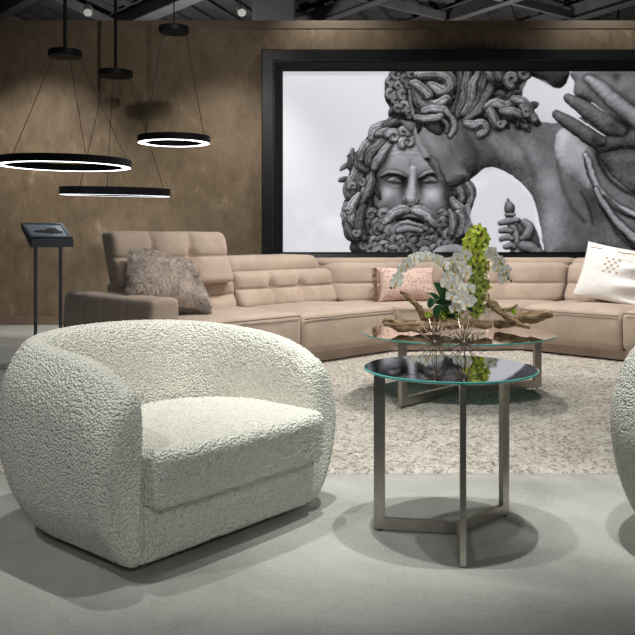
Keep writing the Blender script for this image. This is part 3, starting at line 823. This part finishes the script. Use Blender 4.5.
chair = thing('tub_armchair', 'white bouclé tub armchair standing whole left of the side table', 'armchair', (-.585, 3.08, 0), math.radians(49.5), 'white bouclé tub armchairs')
V, Fc = chair_shell(); V = boucle(V, Fc, ends=True); mk('shell', V, Fc, M_boucle, chair)
V, Fc = rbox(.80, .70, .185, .038, .0062, seat_def); V = boucle(V, Fc); mk('seat_cushion', V, Fc, M_boucle, chair)
def rail_def(p, u): return Vector((p.x, p.y-.085, p.z+.13))
V, Fc = rbox(.80, .62, .20, .025, .0062, rail_def); V = boucle(V, Fc, .004); mk('front_rail', V, Fc, M_boucle, chair)
m = MB()
pts = [(.38*math.copysign(abs(math.cos(a))**.6, math.cos(a)), .30*math.copysign(abs(math.sin(a))**.6, math.sin(a))) for a in [2*PI*i/48 for i in range(48)]]
v = [(x, y, z) for z in (0, .045) for x, y in pts]
m.add(v, [tuple(range(47, -1, -1)), tuple(range(48, 96))]+[(i, (i+1) % 48, 48+(i+1) % 48, 48+i) for i in range(48)])
m.build('plinth', M_black, chair)
chair2 = chair.copy(); C.objects.link(chair2)
chair2.location = (1.57, 2.78, 0); chair2.rotation_euler = (0, 0, math.radians(40))
chair2['label'] = 'white bouclé tub armchair cut off by the right edge, only its rounded side showing'
for ch in chair.children:
    c = ch.copy(); C.objects.link(c); c.parent = chair2
# ------------------------------------------------------------------ tables
def mirror_glass(name, col):
    t = NT(name); t.set(Base_Color=col, Metallic=1.0, Roughness=.03); return t.m
M_mirror = mirror_glass('smoked_mirror_glass', (.42, .43, .45))
M_mirror_warm = mirror_glass('bronze_mirror_glass', (.50, .46, .41))
t = NT('green_glass_edge'); t.set(Base_Color=(.10, .42, .38), Roughness=.12, Specular_IOR_Level=.8); M_gedge = t.m
def table(name, label, cat, cx, cy, ht, rad, legs, lw, lt, mat, floor_z, gx=0):
    r = thing(name, label, cat, (cx, cy, floor_z))
    h = ht-floor_z; th = .009
    top = MB(); prof = [(0, h), (rad-.004, h)]; top.lathe(prof, 96, (gx, 0, 0))
    tp = top.build('glass_top', mat, r)
    MB().lathe([(rad-.004, h), (rad, h-.002), (rad, h-th+.002), (rad-.004, h-th), (0, h-th)], 96, (gx, 0, 0)).build('glass_edge', M_gedge, tp, smooth=False, label='green polished glass edge', auto=50)
    for k, an in enumerate(legs):
        a = math.radians(an); u = Vector((math.cos(a), math.sin(a), 0)); R = rad-.005
        p = u*(R-lw/2)
        MB().bar(Vector((p.x, p.y, .006)), Vector((p.x, p.y, h-th-.001)), lt*1.5, lw, up=u).build('leg', M_steel, r)
        MB().bar(Vector((0, 0, .006+lw/2))+u*.004, Vector((0, 0, .006+lw/2))+u*(R-lw), lt*1.5, lw).build('base_bar', M_steel, r)
        MB().bar(Vector((0, 0, h-th-.012))+u*.004, Vector((0, 0, h-th-.012))+u*(R-lw), lt*1.5, .02).build('top_bar', M_steel, r)
        MB().tube([(p.x, p.y, 0), (p.x, p.y, .0055)], .009, 10).build('foot_pad', M_black, r)
    return r
side = table('side_table', 'tall round side table with smoked mirror top and three nickel legs on bare concrete', 'side table', .498, 2.895, .591, .304, (171, 43, 263), .04, .013, M_mirror, 0, -.030)
coffee = table('coffee_table', 'low round coffee table with bronze mirror top and nickel legs on the rug', 'coffee table', .920, 5.40, .424, .624, (227, 16, 121), .05, .02, M_mirror_warm, .024)
# ------------------------------------------------------------------ ring pendants
def ring_lamp(label, cxp, bottom_y, wpx, d, can_y, canw, tilt, ang, rodded=True, hgt=.068):
    c = px(cxp, bottom_y, d); R = wpx/2*d/F
    cz = px(cxp, can_y, d).z
    r = thing('ring_pendant_lamp', label, 'pendant lamp', (c.x, d, c.z), 0, 'ring pendant lamps')
    Mx = Matrix.Rotation(math.radians(tilt[1]), 4, 'Y') @ Matrix.Rotation(math.radians(tilt[0]), 4, 'X')
    w = .082
    def tilted(mb): mb.v = [tuple(Mx @ Vector(p)) for p in mb.v]; return mb
    tilted(MB().lathe([(R, .004), (R, hgt), (R-w, hgt), (R-w, .004), (R-w+.004, 0), (R-.004, 0), (R, .004)], 128)).build('ring_body', M_black, r, auto=40)
    tilted(MB().lathe([(R-.006, -.0015), (R-w+.006, -.0015)], 128)).build('diffuser', M_glow, r, label='glowing white light strip under the ring')
    ch = cz-c.z
    cr = canw/2*d/F
    MB().lathe([(0, ch), (cr-.006, ch), (cr, ch+.006), (cr, ch+.055), (cr-.006, ch+.06), (0, ch+.06)], 48).build('canopy', M_black, r, auto=40)
    top = 4.72-c.z
    MB().tube([(0, 0, ch+.06), (0, 0, top)], .017 if rodded else .006, 10).build('rod', M_black, r)
    for a in ang:
        a = math.radians(a); e = Mx @ Vector(((R-w/2)*math.cos(a), (R-w/2)*math.sin(a), hgt-.002)); s_ = Vector((cr*.8*math.cos(a), cr*.8*math.sin(a), ch+.002))
        MB().tube([s_, e], .0032, 6).build('cable', M_cable, r)
    return r
ring_lamp('largest black ring pendant lamp glowing underneath, hanging at the left edge', 65, 166.5, 130, 7.6, 57, 33, (.2, .5), (168, 12, 85))
ring_lamp('lowest black ring pendant lamp, seen edge-on below the largest ring', 115.5, 195.5, 108, 8.9, 76.5, 34, (1.7, 1.0), (150, 30, 275), True, .082)
ring_lamp('smallest and highest black ring pendant lamp, nearest the big picture', 174, 143, 72, 7.8, 33, 30, (0, 0), (165, 25, 215), False, .062)

# ------------------------------------------------------------------ sign stand
d = 8.0
st = thing('display_stand', 'dark slanted display stand on two thin posts before the brown wall', 'sign stand', ((52-317.5)*d/F, d, 0), math.radians(37))
w = .205
for x in (-.16, .085): MB().box(x-.013, x+.013, -.013, .013, .015, .96).build('post', M_stand, st)
MB().box(-.22, .20, -.14, .2, 0, .015).build('base_plate', M_stand, st)
m = MB(); v = [(x, y, z) for x in (-w, w) for y, z in ((-.03, .95), (-.03, 1.03), (.0, 1.035), (.30, 1.185), (.30, 1.145), (.02, .95))]
m.add(v, [(0,1,2,3,4,5), (11,10,9,8,7,6)]+[(i, (i+1) % 6, 6+(i+1) % 6, 6+i) for i in range(6)])
m.build('tray', M_stand, st)
def tilt_pt(x, k, up=.0): # k 0..1 along the slope
    y = .0+k*.30; z = 1.035+k*.15; n = Vector((0, -.447, .894))
    return Vector((x, y, z))+n*up
def tilt_plate(x0, x1, k0, k1, u0, u1):
    v = [tilt_pt(x, k, u) for u in (u0, u1) for x, k in ((x0, k0), (x1, k0), (x1, k1), (x0, k1))]
    return v, [(3,2,1,0),(4,5,6,7),(0,1,5,4),(1,2,6,5),(2,3,7,6),(3,0,4,7)]
m = MB(); m.add(*tilt_plate(-w, w, .0, .10, 0, .018)); m.add(*tilt_plate(-w, w, .92, 1, 0, .012)); m.add(*tilt_plate(-w, -w+.03, .1, .92, 0, .012)); m.add(*tilt_plate(w-.03, w, .1, .92, 0, .012))
m.build('rim', M_stand, st)
pn = MB().add(*tilt_plate(-w+.03, w-.03, .1, .92, .001, .004)).build('panel', plain('blue_grey_card', (.10, .13, .16), .4), st, label='blue grey card in the tray')
m = MB()
out = [(-.15, .40), (-.10, .52), (-.02, .52), (.03, .66), (.10, .68), (.12, .50), (.15, .44), (.14, .30), (.02, .30), (-.06, .36)]
v = [tilt_pt(x, k, u) for u in (.0042, .0055) for x, k in out]; n = len(out)
m.add(v, [tuple(range(n-1, -1, -1)), tuple(range(n, 2*n))]+[(i, (i+1) % n, n+(i+1) % n, n+i) for i in range(n)])
m.build('printed_shape', M_black, pn)
# ------------------------------------------------------------------ cushions on the sofa
random.seed(4)
def pillow(w, h, t_, step=.012, wr=.006, seed=0, pinch=.10, wrf=None):
    n = int(w/step); mM = int(h/step); V = []; Fc = []; idx = {}
    for sd in (1, -1):
        for j in range(mM+1):
            for i in range(n+1):
                u = 2*i/n-1; v = 2*j/mM-1
                edge = i in (0, n) or j in (0, mM)
                if edge and sd == -1: idx[(sd, i, j)] = idx[(1, i, j)]; continue
                x = u*w/2*(1-pinch*(1-abs(v)**2)*abs(u)**3*.8); y = v*h/2*(1-pinch*(1-abs(u)**2)*abs(v)**3*.8)
                th = t_/2*(max(0, 1-abs(u)**2.6)**.62)*(max(0, 1-abs(v)**2.6)**.62)
                q = Vector((x*6+seed, y*6, sd*2.0))
                th += (wr*2.2*noise.noise(q)+wr*noise.noise(q*2.7))*(1-max(abs(u), abs(v))**4)
                if wrf: th += wrf(u, v)*(sd > 0)
                idx[(sd, i, j)] = len(V); V.append(Vector((x, y, sd*th)))
        for j in range(mM):
            for i in range(n):
                f = (idx[(sd, i, j)], idx[(sd, i+1, j)], idx[(sd, i+1, j+1)], idx[(sd, i, j+1)])
                Fc.append(f if sd > 0 else f[::-1])
    return V, Fc
def place(loc, yaw, lean, roll=0):
    """local x = width, y = up, z = towards the viewer"""
    return Matrix.Translation(loc) @ Matrix.Rotation(yaw, 4, 'Z') @ Matrix.Rotation(PI/2-lean, 4, 'X') @ Matrix.Rotation(roll, 4, 'Z')
# white embroidered cushion
def folds(u, v):
    f = 0
    if u > -.1: f = .045*math.sin((v*5.2-u*1.1)*1.9+.5)*min(1, (u+.1)*1.4)*(v < .45)*(1-abs(v)**6)*(1-u**6)
    return f
wc = thing('throw_pillow', 'white linen throw pillow with tan embroidery on the right side of the sofa', 'cushion', (2.68, 7.46, .455), 0, 'throw pillows on the sofa')
t = NT('white_linen'); co_ = t.coord(); a = t.noise(co_, 9, 4); b = t.noise(co_, 260, 2)
t.l(t.ramp(a, [(.3, (.74, .735, .72)), (.7, (.83, .83, .82))]), t.b.inputs['Base Color']); t.set(Roughness=.9, Sheen_Weight=.2); t.bump(b, .15, .002); M_linen = t.m
M_tan = plain('tan_thread', (.42, .28, .16), .9)
Mw = place(Vector((2.72, 7.43, .705)), math.radians(-28), math.radians(24), math.radians(-11))
Tw = Matrix.Translation(-wc.location) @ Mw
V, Fc = pillow(.68, .55, .19, .010, .005, 3, .07, folds)
cov = mk('cover', [Tw @ v for v in V], Fc, M_linen, wc)
def on_pillow(u, v, w, h, t_, up=.003, wrf=None, pinch=.07):
    x = u*w/2*(1-pinch*(1-abs(v)**2)*abs(u)**3*.8); y = v*h/2*(1-pinch*(1-abs(u)**2)*abs(v)**3*.8)
    th = t_/2*(max(0, 1-abs(u)**2.6)**.62)*(max(0, 1-abs(v)**2.6)**.62)
    q = Vector((x*6+3, y*6, 2.0)); wr = .005
    th += (wr*2.2*noise.noise(q)+wr*noise.noise(q*2.7))*(1-max(abs(u), abs(v))**4)
    if wrf: th += wrf(u, v)
    return Vector((x, y, th+up))
def stitch(mb, pts, r):
    P = [Tw @ on_pillow(u, v, .68, .55, .19, .001, folds) for u, v in pts]; mb.tube(P, r, 5)
m = MB()
for k in range(5):
    for j in range(5):
        u, v = -.33+.085*k+.0*j, -.06+.115*j
        if (k+j) % 2 == 0: stitch(m, [(u-.03, v-.035), (u, v+.0), (u+.03, v+.035)], .0035); stitch(m, [(u-.03, v+.035), (u, v), (u+.03, v-.035)], .0035)
m.build('embroidery', M_tan, wc, label='tan stitched lattice')
for seg in ([(-.86, .74), (-.74, .78), (-.62, .74), (-.52, .80)], [(-.12, .72), (.05, .70), (.22, .76), (.4, .72), (.6, .76), (.8, .74)]):
    m = MB(); P = []
    for i in range(len(seg)-1):
        for q in range(6): P.append((seg[i][0]+(seg[i+1][0]-seg[i][0])*q/6, seg[i][1]+(seg[i+1][1]-seg[i][1])*q/6))
    stitch(m, P, .005); m.build('piping', M_tan, wc, label='tan stitched line')
# pink woven cushion
pc = thing('throw_pillow', 'small pink woven lumbar pillow with tan tasselled edge in the sofa corner', 'cushion', (.85, 7.74, .44), 0, 'throw pillows on the sofa')
t = NT('pink_weave'); co_ = t.coord('Object', (1, 1, 1)); wv = t.n('ShaderNodeTexVoronoi'); wv.inputs['Scale'].default_value = 42; t.l(t.coord(scale=(1, 1, 1.5)), wv.inputs[0])
n1 = t.noise(co_, 90, 3); n2 = t.noise(t.coord(scale=(1, 1, 6)), 6, 3)
mm = t.n('ShaderNodeMath', operation='ADD'); m3 = t.n('ShaderNodeMath', operation='MULTIPLY'); m3.inputs[1].default_value = .8; t.l(n2, m3.inputs[0]); t.l(wv.outputs[0], mm.inputs[0]); t.l(m3.outputs[0], mm.inputs[1])
t.l(t.ramp(mm.outputs[0], [(.35, (.62, .45, .39)), (.6, (.37, .20, .16)), (.85, (.66, .50, .44))]), t.b.inputs['Base Color']); t.set(Roughness=.95); t.bump(n1, .5, .004)
Mp = place(Vector((.84, 7.76, .60)), math.radians(6), math.radians(22)); Tp = Matrix.Translation(-pc.location) @ Mp
V, Fc = pillow(.57, .35, .23, .012, .006, 8, .12); mk('cover', [Tp @ v for v in V], Fc, t.m, pc)
m = MB()
M_fr = plain('tan_fringe', (.20, .13, .075), .95)
for k in range(70):
    v0 = -.97+1.94*k/69; y = v0*.165
    x = -.275; P = [Vector((x, y, 0)), Vector((x-.018-random.random()*.012, y+random.uniform(-.01, .01), random.uniform(-.01, .012))), Vector((x-.03-random.random()*.025, y+random.uniform(-.025, .01), random.uniform(-.02, .02)))]
    m.tube([Tp @ p for p in P], [.004, .004, .0015], 5)
m.build('fringe', M_fr, pc, label='tan tasselled edge')
# long-haired fur cushion against the raised headrest
fc = thing('fur_pillow', 'shaggy pinkish grey fur throw pillow leaning in the left corner of the sofa', 'cushion', (-1.05, 5.95, .455), 0, 'throw pillows on the sofa')
t = NT('long_fur'); hi = t.coord('Generated'); f = t.noise(hi, 34, 3, .7); 
t.l(t.ramp(f, [(.3, (.66, .52, .44)), (.55, (.86, .73, .645)), (.75, (.93, .85, .78))]), t.b.inputs['Base Color']); t.set(Roughness=.7, Sheen_Weight=1.0); M_fur = t.m
Mf = place(Vector((-1.17, 6.16, .735)), math.radians(36), math.radians(42), math.radians(-18)); Tf = Matrix.Translation(-fc.location) @ Mf
V, Fc = pillow(.50, .46, .24, .02, .006, 5, .03)
V = [Vector((v.x+(.24-v.y)*.30*max(0, min(1, v.x/.2+.4)), v.y-.10*max(0, v.x)*(v.y > 0), v.z)) for v in V]
V2 = [Tf @ v for v in V]; core = mk('cover', V2, Fc, M_fur, fc)
tris = []
rnd = np.random.RandomState(3); hv = []; hf = []; hn = []
fa = [f for f in Fc]
down = Vector((0, 0, -1))
def fur_strand(p, n, ln):
    b = Vector((rnd.uniform(-1, 1), rnd.uniform(-1, 1), rnd.uniform(-1, 1)))
    q = p*9
    clump = Vector((noise.noise(q), noise.noise(q+Vector((7, 0, 0))), noise.noise(q+Vector((0, 7, 0)))))
    d1 = (n*.9+clump*.9+b*.2+down*.3).normalized(); d2 = (d1*.55+down*.75+clump*.9+b*.2).normalized()
    side = d1.cross(Vector((b.y, b.z, b.x))); side = side.normalized()*.0015 if side.length > 1e-4 else Vector((.0015, 0, 0))
    i0 = len(hv); a = p; m1 = p+d1*ln*.45; e = m1+d2*ln*.55
    hn.extend([n]*5); hv.extend([a-side, a+side, m1-side*.8, m1+side*.8, e]); hf.extend([(i0, i0+1, i0+3, i0+2), (i0+2, i0+3, i0+4)])
cen = sum(V2, Vector())/len(V2)
for f in fa:
    P = [V2[i] for i in f]; n = (P[1]-P[0]).cross(P[2]-P[0])
    if n.length < 1e-12: continue
    n.normalize()
    if n.dot(P[0]-cen) < 0: n = -n
    for k in range(24):
        u, v = rnd.rand(), rnd.rand(); p = P[0].lerp(P[1], u).lerp(P[3].lerp(P[2], u), v)
        fur_strand(p, n, rnd.uniform(.025, .05))
fo = mk('fur', hv, hf, M_fur, fc, True); fo['kind'] = 'stuff'
fo.data.normals_split_custom_set_from_vertices([tuple((n_+Vector((.75*math.sin((i_//5)*1.7), .75*math.sin((i_//5)*2.3), .45+.4*math.sin((i_//5)*3.1)))).normalized()) for i_, n_ in enumerate(hn)])

# ------------------------------------------------------------------ driftwood, orchids and vase on the coffee table
CT = .424; D0 = 5.4
t = NT('weathered_driftwood'); co_ = t.coord('Object'); a = t.noise(t.coord(scale=(1, 5, 7)), 11, 6, .65, .8); b = t.noise(co_, 60, 3)
t.l(t.ramp(a, [(.36, (.09, .055, .028)), (.48, (.27, .175, .092)), (.64, (.54, .40, .24))]), t.b.inputs['Base Color']); t.set(Roughness=.85); t.bump(a, .8, .012); M_wood = t.m
def wood(label, branches, seed):
    """branches: lists of (px, py, depth, radius in metres)"""
    m = MB()
    for bi, B in enumerate(branches):
        P = spl([px(x, y, d_) for x, y, d_, r in B], 9); n = len(B); R = []
        for k in range(n-1):
            for i in range(9): R.append(B[k][3]+(B[k+1][3]-B[k][3])*i/9)
        R.append(B[-1][3])
        P = [p+Vector((0, .010*noise.noise(p*14+Vector((seed, 0, 0))), .010*noise.noise(p*14+Vector((0, seed, 0))))) for p in P]
        m.tube(P, [r*1.3 for r in R], 16, True, .5, seed+bi*3.1)
    zmin = min(v[2] for v in m.v); sh = max(0, CT+.001-zmin)
    x = [v[0] for v in m.v]; y = [v[1] for v in m.v]
    base = Vector(((min(x)+max(x))/2, (min(y)+max(y))/2, CT))
    m.v = [(v[0], v[1], v[2]+sh) for v in m.v]
    o = m.build('driftwood', M_wood, None, True, off=base); o.location = base
    return tag(o, label, 'driftwood', 'driftwood pieces on the coffee table')
wood('long weathered driftwood log lying across under the white orchids', [[(383, 320, 5.30, .012), (390, 323, 5.30, .02), (402, 327, 5.3, .028), (420, 327, 5.3, .026), (442, 325, 5.32, .026), (468, 324, 5.31, .022), (492, 324, 5.31, .018)], [(384, 325, 5.28, .008), (398, 326, 5.29, .016), (408, 328, 5.3, .02)]], 1)
wood('thin bent driftwood branch rising at the left of the white orchids', [[(400, 292, 5.36, .007), (408, 297, 5.36, .011), (416, 305, 5.37, .014), (422, 314, 5.38, .015), (426, 325, 5.4, .016)]], 4)
wood('forked driftwood branch with a broken stub right of the glass vase', [[(489, 301, 5.42, .022), (494, 306, 5.40, .020), (503, 314, 5.37, .018), (514, 322, 5.34, .015), (530, 328, 5.30, .008)], [(502, 312, 5.38, .012), (510, 309, 5.4, .009), (517, 305, 5.42, .006)]], 7)
wood('thick driftwood branch pointing right over the table edge', [[(494, 325, 5.5, .02), (505, 323, 5.5, .024), (524, 319, 5.5, .026), (540, 316, 5.5, .025), (552, 313.5, 5.5, .020)]], 11)
wood('split driftwood slab standing behind the orchid leaves', [[(427, 316, 5.52, .028), (442, 317, 5.52, .034), (452, 316, 5.52, .030), (458, 316, 5.52, .02)]], 15)
# clear vase with the green orchid
t = NT('clear_glass'); t.set(Base_Color=(.97, .99, .98), Roughness=.0, Transmission_Weight=1.0, IOR=1.45); M_glass = t.m
t = NT('water'); t.set(Base_Color=(.96, .99, .97), Roughness=.0, Transmission_Weight=1.0, IOR=1.33); M_water = t.m
vx, vy = px(475.5, 330, 5.45).x, 5.47
vase = thing('glass_vase', 'tall square clear glass vase standing around the green orchid spray', 'vase', (vx, vy, CT+.001))
m = MB(); hw, hi_, ht = .080, .072, .47
v = []
for z, q in ((0, hw), (ht, hw), (ht, hi_), (.014, hi_)):
    v += [(-q, -q, z), (q, -q, z), (q, q, z), (-q, q, z)]
f = [(3, 2, 1, 0), (12, 13, 14, 15)]
for k in range(3): f += [(4*k+i, 4*k+(i+1) % 4, 4*k+4+(i+1) % 4, 4*k+4+i) for i in range(4)]
m.add(v, f).build('vase_body', M_glass, vase)
M_stem = plain('green_stem', (.16, .28, .05), .5); M_leaf = plain('dark_green_leaf', (.018, .075, .028), .35, 0, .2, 8)
M_petal = plain('white_petal', (.79, .80, .75), .6, 0, .05, 12, 0, .2); M_lip = plain('yellow_lip', (.80, .55, .06), .5); M_gpet = plain('lime_petal', (.58, .72, .07), .5, 0, .2, 10, 0, .1)
M_glip = plain('brown_red_lip', (.22, .07, .04), .5); M_bud = plain('dark_bud', (.09, .06, .03), .6)
def petal(L_, Wd, cup, ang, twist=0, n=6, narrow=1.0):
    v = []; f = []
    for i in range(n+1):
        a = i/n; w = Wd*math.sin(PI*min(1, .06+a*.94))**.7*(narrow*(1-a)+a*1.0 if narrow != 1 else 1)
        if i == n: w = Wd*.12
        for j in range(5):
            b = (j-2)/2
            p = Vector((b*w*.5, a*L_, cup*(a*a)*L_-abs(b)**2*w*.12+.06*L_*math.sin(b*3+a*4+twist)))
            p.rotate(Matrix.Rotation(ang, 3, 'Z')); v.append(p)
    for i in range(n):
        for j in range(4): f.append((i*5+j, i*5+j+1, i*5+6+j, i*5+5+j))
    return v, f
def flower_meshes():
    m = MB()
    for k, (a, L_, Wd) in enumerate(((0, .040, .030), (125, .038, .026), (235, .038, .026), (68, .040, .046), (-68, .040, .046))): m.add(*petal(L_, Wd, .10, math.radians(a), k))
    w = m.build('petals', M_petal, None, True)
    m = MB(); m.add(*petal(.017, .012, .5, PI, 0)); m.lathe([(0, .002), (.005, .004), (.004, .011), (0, .013)], 8); l = m.build('lip', M_lip, None, True, label='yellow centre of the bloom')
    m = MB()
    for k, a in enumerate((0, 72, 140, 220, 288)): m.add(*petal(.036, .027, .25, math.radians(a), k*2, narrow=1.0))
    g = m.build('petals', M_gpet, None, True)
    m = MB(); m.add(*petal(.016, .012, .7, PI, 0)); m.lathe([(0, .001), (.006, .004), (.004, .010), (0, .012)], 8); gl = m.build('lip', M_glip, None, True, label='brownish red centre of the bloom')
    return w, l, g, gl
FW, FL, GW, GL = flower_meshes()
used = set()
def put_flower(root, white, P, face, scale, roll):
    src, lip = (FW, FL) if white else (GW, GL)
    o = src if src not in used else src.copy()
    l = lip if lip not in used else lip.copy()
    for q, s_ in ((o, src), (l, lip)):
        if s_ in used: C.objects.link(q)
        used.add(s_)
    o.name = 'flower'; o.parent = root
    rot = Vector(face).to_track_quat('Z', 'Y').to_matrix().to_4x4() @ Matrix.Rotation(roll, 4, 'Z')
    o.matrix_local = Matrix.Translation(P-root.location) @ rot @ Matrix.Scale(scale, 4)
    l.parent = o
    return o
orch = thing('white_orchid', 'white moth orchid with arching flower sprays and dark leaves among the driftwood', 'orchid', (px(448, 322, 5.42).x, 5.42, CT+.001))
ob = orch.location
def stem(pts, r=.004, rt=None, mat=M_stem, root=None, name='stem'):
    P = spl([px(*p) for p in pts], 8); m = MB(); m.tube(P, r, 6); m.build(name, mat, root or orch, True, off=(root or orch).location); return P
base = (449, 325, 5.42)
stem([base, (447, 300, 5.40), (446, 280, 5.38), (440, 262, 5.36), (425, 256, 5.34), (410, 262, 5.33), (399, 276, 5.32), (394, 289, 5.32)])
stem([base, (456, 300, 5.40), (462, 278, 5.38), (468, 262, 5.36), (480, 252, 5.36), (494, 254, 5.36), (503, 266, 5.36), (509, 279, 5.36)])
stem([base, (452, 300, 5.38), (455, 282, 5.34), (452, 268, 5.32)])
M1 = [(398,277),(402,269),(408,264),(414,259),(420,257),(426,256),(432,258),(438,260),(396,283),(444,265),(450,268),(448,277),(455,272),(462,265),(466,272),(459,280),(452,286),(462,287),(446,284),(452,297),(463,296),(470,289),(455,308),(466,304),(470,300),(458,258),(466,255),(452,262)]
rng = random.Random(7)
for k, (x, y) in enumerate(M1):
    dd = 5.33+rng.uniform(-.05, .03)-(.03 if y > 280 else 0)
    put_flower(orch, True, px(x, y, dd), (rng.uniform(-.5, .45), -1, rng.uniform(-.25, .4)), rng.uniform(.98, 1.22), rng.uniform(-.5, .5))
for x, y in ((491,253),(495,258),(499,262),(498,269),(503,274),(507,270),(504,279)):
    put_flower(orch, True, px(x, y, 5.36), (rng.uniform(-.2, .7), -1, rng.uniform(-.3, .2)), rng.uniform(1.0, 1.25), rng.uniform(-.5, .5))
for x, y in ((394,284),(391,288),(393,280),(508,279),(511,281)):
    p = px(x, y, 5.33)-ob; m = MB(); m.lathe([(0, -.010), (.006, -.004), (.007, .003), (.003, .010), (0, .012)], 8, p); m.build('bud', M_bud, orch, True)
def leaf(pts, w, root, mat=M_leaf):
    P = spl([px(*p) for p in pts], 6); v = []; f = []; n = len(P)
    for i, p in enumerate(P):
        a = i/(n-1); ww = w*math.sin(PI*(.08+.90*a))**.6
        for j in range(7):
            b = (j-3)/3; v.append(p+Vector((b*ww*.5*.9, b*ww*.12, .0+abs(b)*ww*.16)))
    for i in range(n-1):
        for j in range(6): f.append((i*7+j, i*7+j+1, i*7+8+j, i*7+7+j))
    o = mk('leaf', v, f, mat, root, off=root.location)
    md = o.modifiers.new('thick', 'SOLIDIFY'); md.thickness = .003
    return o
leaf([(448, 318, 5.40), (442, 306, 5.38), (437, 300, 5.36), (433, 302, 5.34), (430, 308, 5.32)], .10, orch)
leaf([(450, 318, 5.40), (446, 300, 5.42), (440, 288, 5.43), (435, 283, 5.43)], .085, orch)
leaf([(450, 318, 5.38), (448, 310, 5.34), (444, 306, 5.30), (438, 310, 5.28), (436, 318, 5.28)], .09, orch)
leaf([(446, 316, 5.40), (438, 300, 5.42), (431, 294, 5.42), (426, 293, 5.42)], .05, orch)
leaf([(452, 318, 5.38), (458, 308, 5.36), (466, 306, 5.34), (472, 312, 5.33)], .06, orch)
M_lime = plain('lime_moss', (.32, .50, .02), .8, 0, .3, 40, .5)
for x, y, r, lab in ((428, 318, .022, 'lime moss tuft at the left end of the log'), (514, 315, .016, 'lime moss tuft on the right branch')):
    p = px(x, y-3, 5.25); tr = thing('moss_tuft', lab, 'moss', (p.x, p.y, p.z), 0, 'moss tufts on the driftwood'); m = MB()
    for k in range(26):
        V_, F_ = petal(.022, .009, .5, rng.uniform(0, 6.28), k); q = Matrix.Rotation(rng.uniform(-1.4, 1.4), 3, 'X'); m.add([q @ w_ for w_ in V_], F_)
    m.build('leaves', M_lime, tr, True)
# moss under the blooms, a part of the orchid planting
m = MB()
for k in range(60):
    x = rng.uniform(440, 472); p = px(x, rng.uniform(310, 320), 5.36+rng.uniform(-.04, .06)); m.add(*[(lambda V_, F_: ([p-ob+q for q in V_], F_))(*petal(.03, .012, .4, rng.uniform(0, 6.28), k))][0])
m.build('moss', M_lime, orch, True)
# green orchid spray
go = thing('green_orchid', 'tall lime green orchid spray standing upright in the clear vase', 'orchid', (px(474, 330, vy).x, vy, CT+.017))
stem([(473, 327.5, vy), (472, 305, vy), (473, 285, vy), (475, 262, vy-.01), (477, 245, vy-.02), (478, 230, vy-.02)], .005, root=go)
stem([(477, 327.5, vy), (479, 310, vy+.02), (480, 290, vy), (482, 272, vy-.02)], .004, root=go)
G = [(478,229),(474,233),(482,234),(470,239),(477,240),(485,240),(468,246),(475,247),(482,247),(472,253),(479,254),(470,259),(476,261),(483,260),(473,267),(479,268),(472,274),(480,275),(485,268),(474,281),(481,282),(473,288),(479,290),(484,286),(476,296),(482,298),(474,303),(480,306),(476,312),(470,297)]
for k, (x, y) in enumerate(G):
    put_flower(go, False, px(x, y, vy-.02+rng.uniform(-.03, .03)), (rng.uniform(-.8, .8), -1, rng.uniform(-.2, .6)), rng.uniform(1.15, 1.5), rng.uniform(-1, 1))

# ------------------------------------------------------------------ wire urchins on the side table
M_spike = plain('dark_bronze_spike', (.30, .25, .21), .35, .7)
TT = .591
def urchin(label, xp, yp, r, seed):
    d_ = 3.05; c = px(xp, yp, d_); rr = random.Random(seed)
    g = (math.sqrt(5)-1)/2; dirs = []
    N = 46
    for k in range(N):
        z = 1-2*(k+.5)/N; a = 2*PI*g*k; q = math.sqrt(1-z*z); dirs.append(Vector((q*math.cos(a), q*math.sin(a), z)))
    root = thing('spiky_ornament', label, 'ornament', (c.x, d_, TT+.0005), 0, 'spiky ornaments on the side table')
    cz = c.z-TT
    MB().lathe([(0, -.012), (.008, -.009), (.012, 0), (.008, .009), (0, .012)], 14, (0, 0, cz)).build('core', M_spike, root, True)
    sm = None
    for dv in dirs:
        ln = r*rr.uniform(.92, 1.05)
        if dv.z < 0 and -dv.z*ln > cz-.001: ln = (cz-.001)/(-dv.z)
        if sm is None:
            o = MB().tube([(0, 0, .008), (0, 0, 1)], [.0016, .0009], 6).build('spike', M_spike, root, True); sm = o
        else:
            o = sm.copy(); C.objects.link(o); o.parent = root
        o.matrix_local = Matrix.Translation((0, 0, cz)) @ dv.to_track_quat('Z', 'Y').to_matrix().to_4x4() @ Matrix.Diagonal((1, 1, ln, 1))
urchin('spiky bronze ball ornament at the left on the side table', 435, 343, .098, 1)
urchin('spiky bronze ball ornament nearer the middle of the side table', 464, 343, .098, 2)
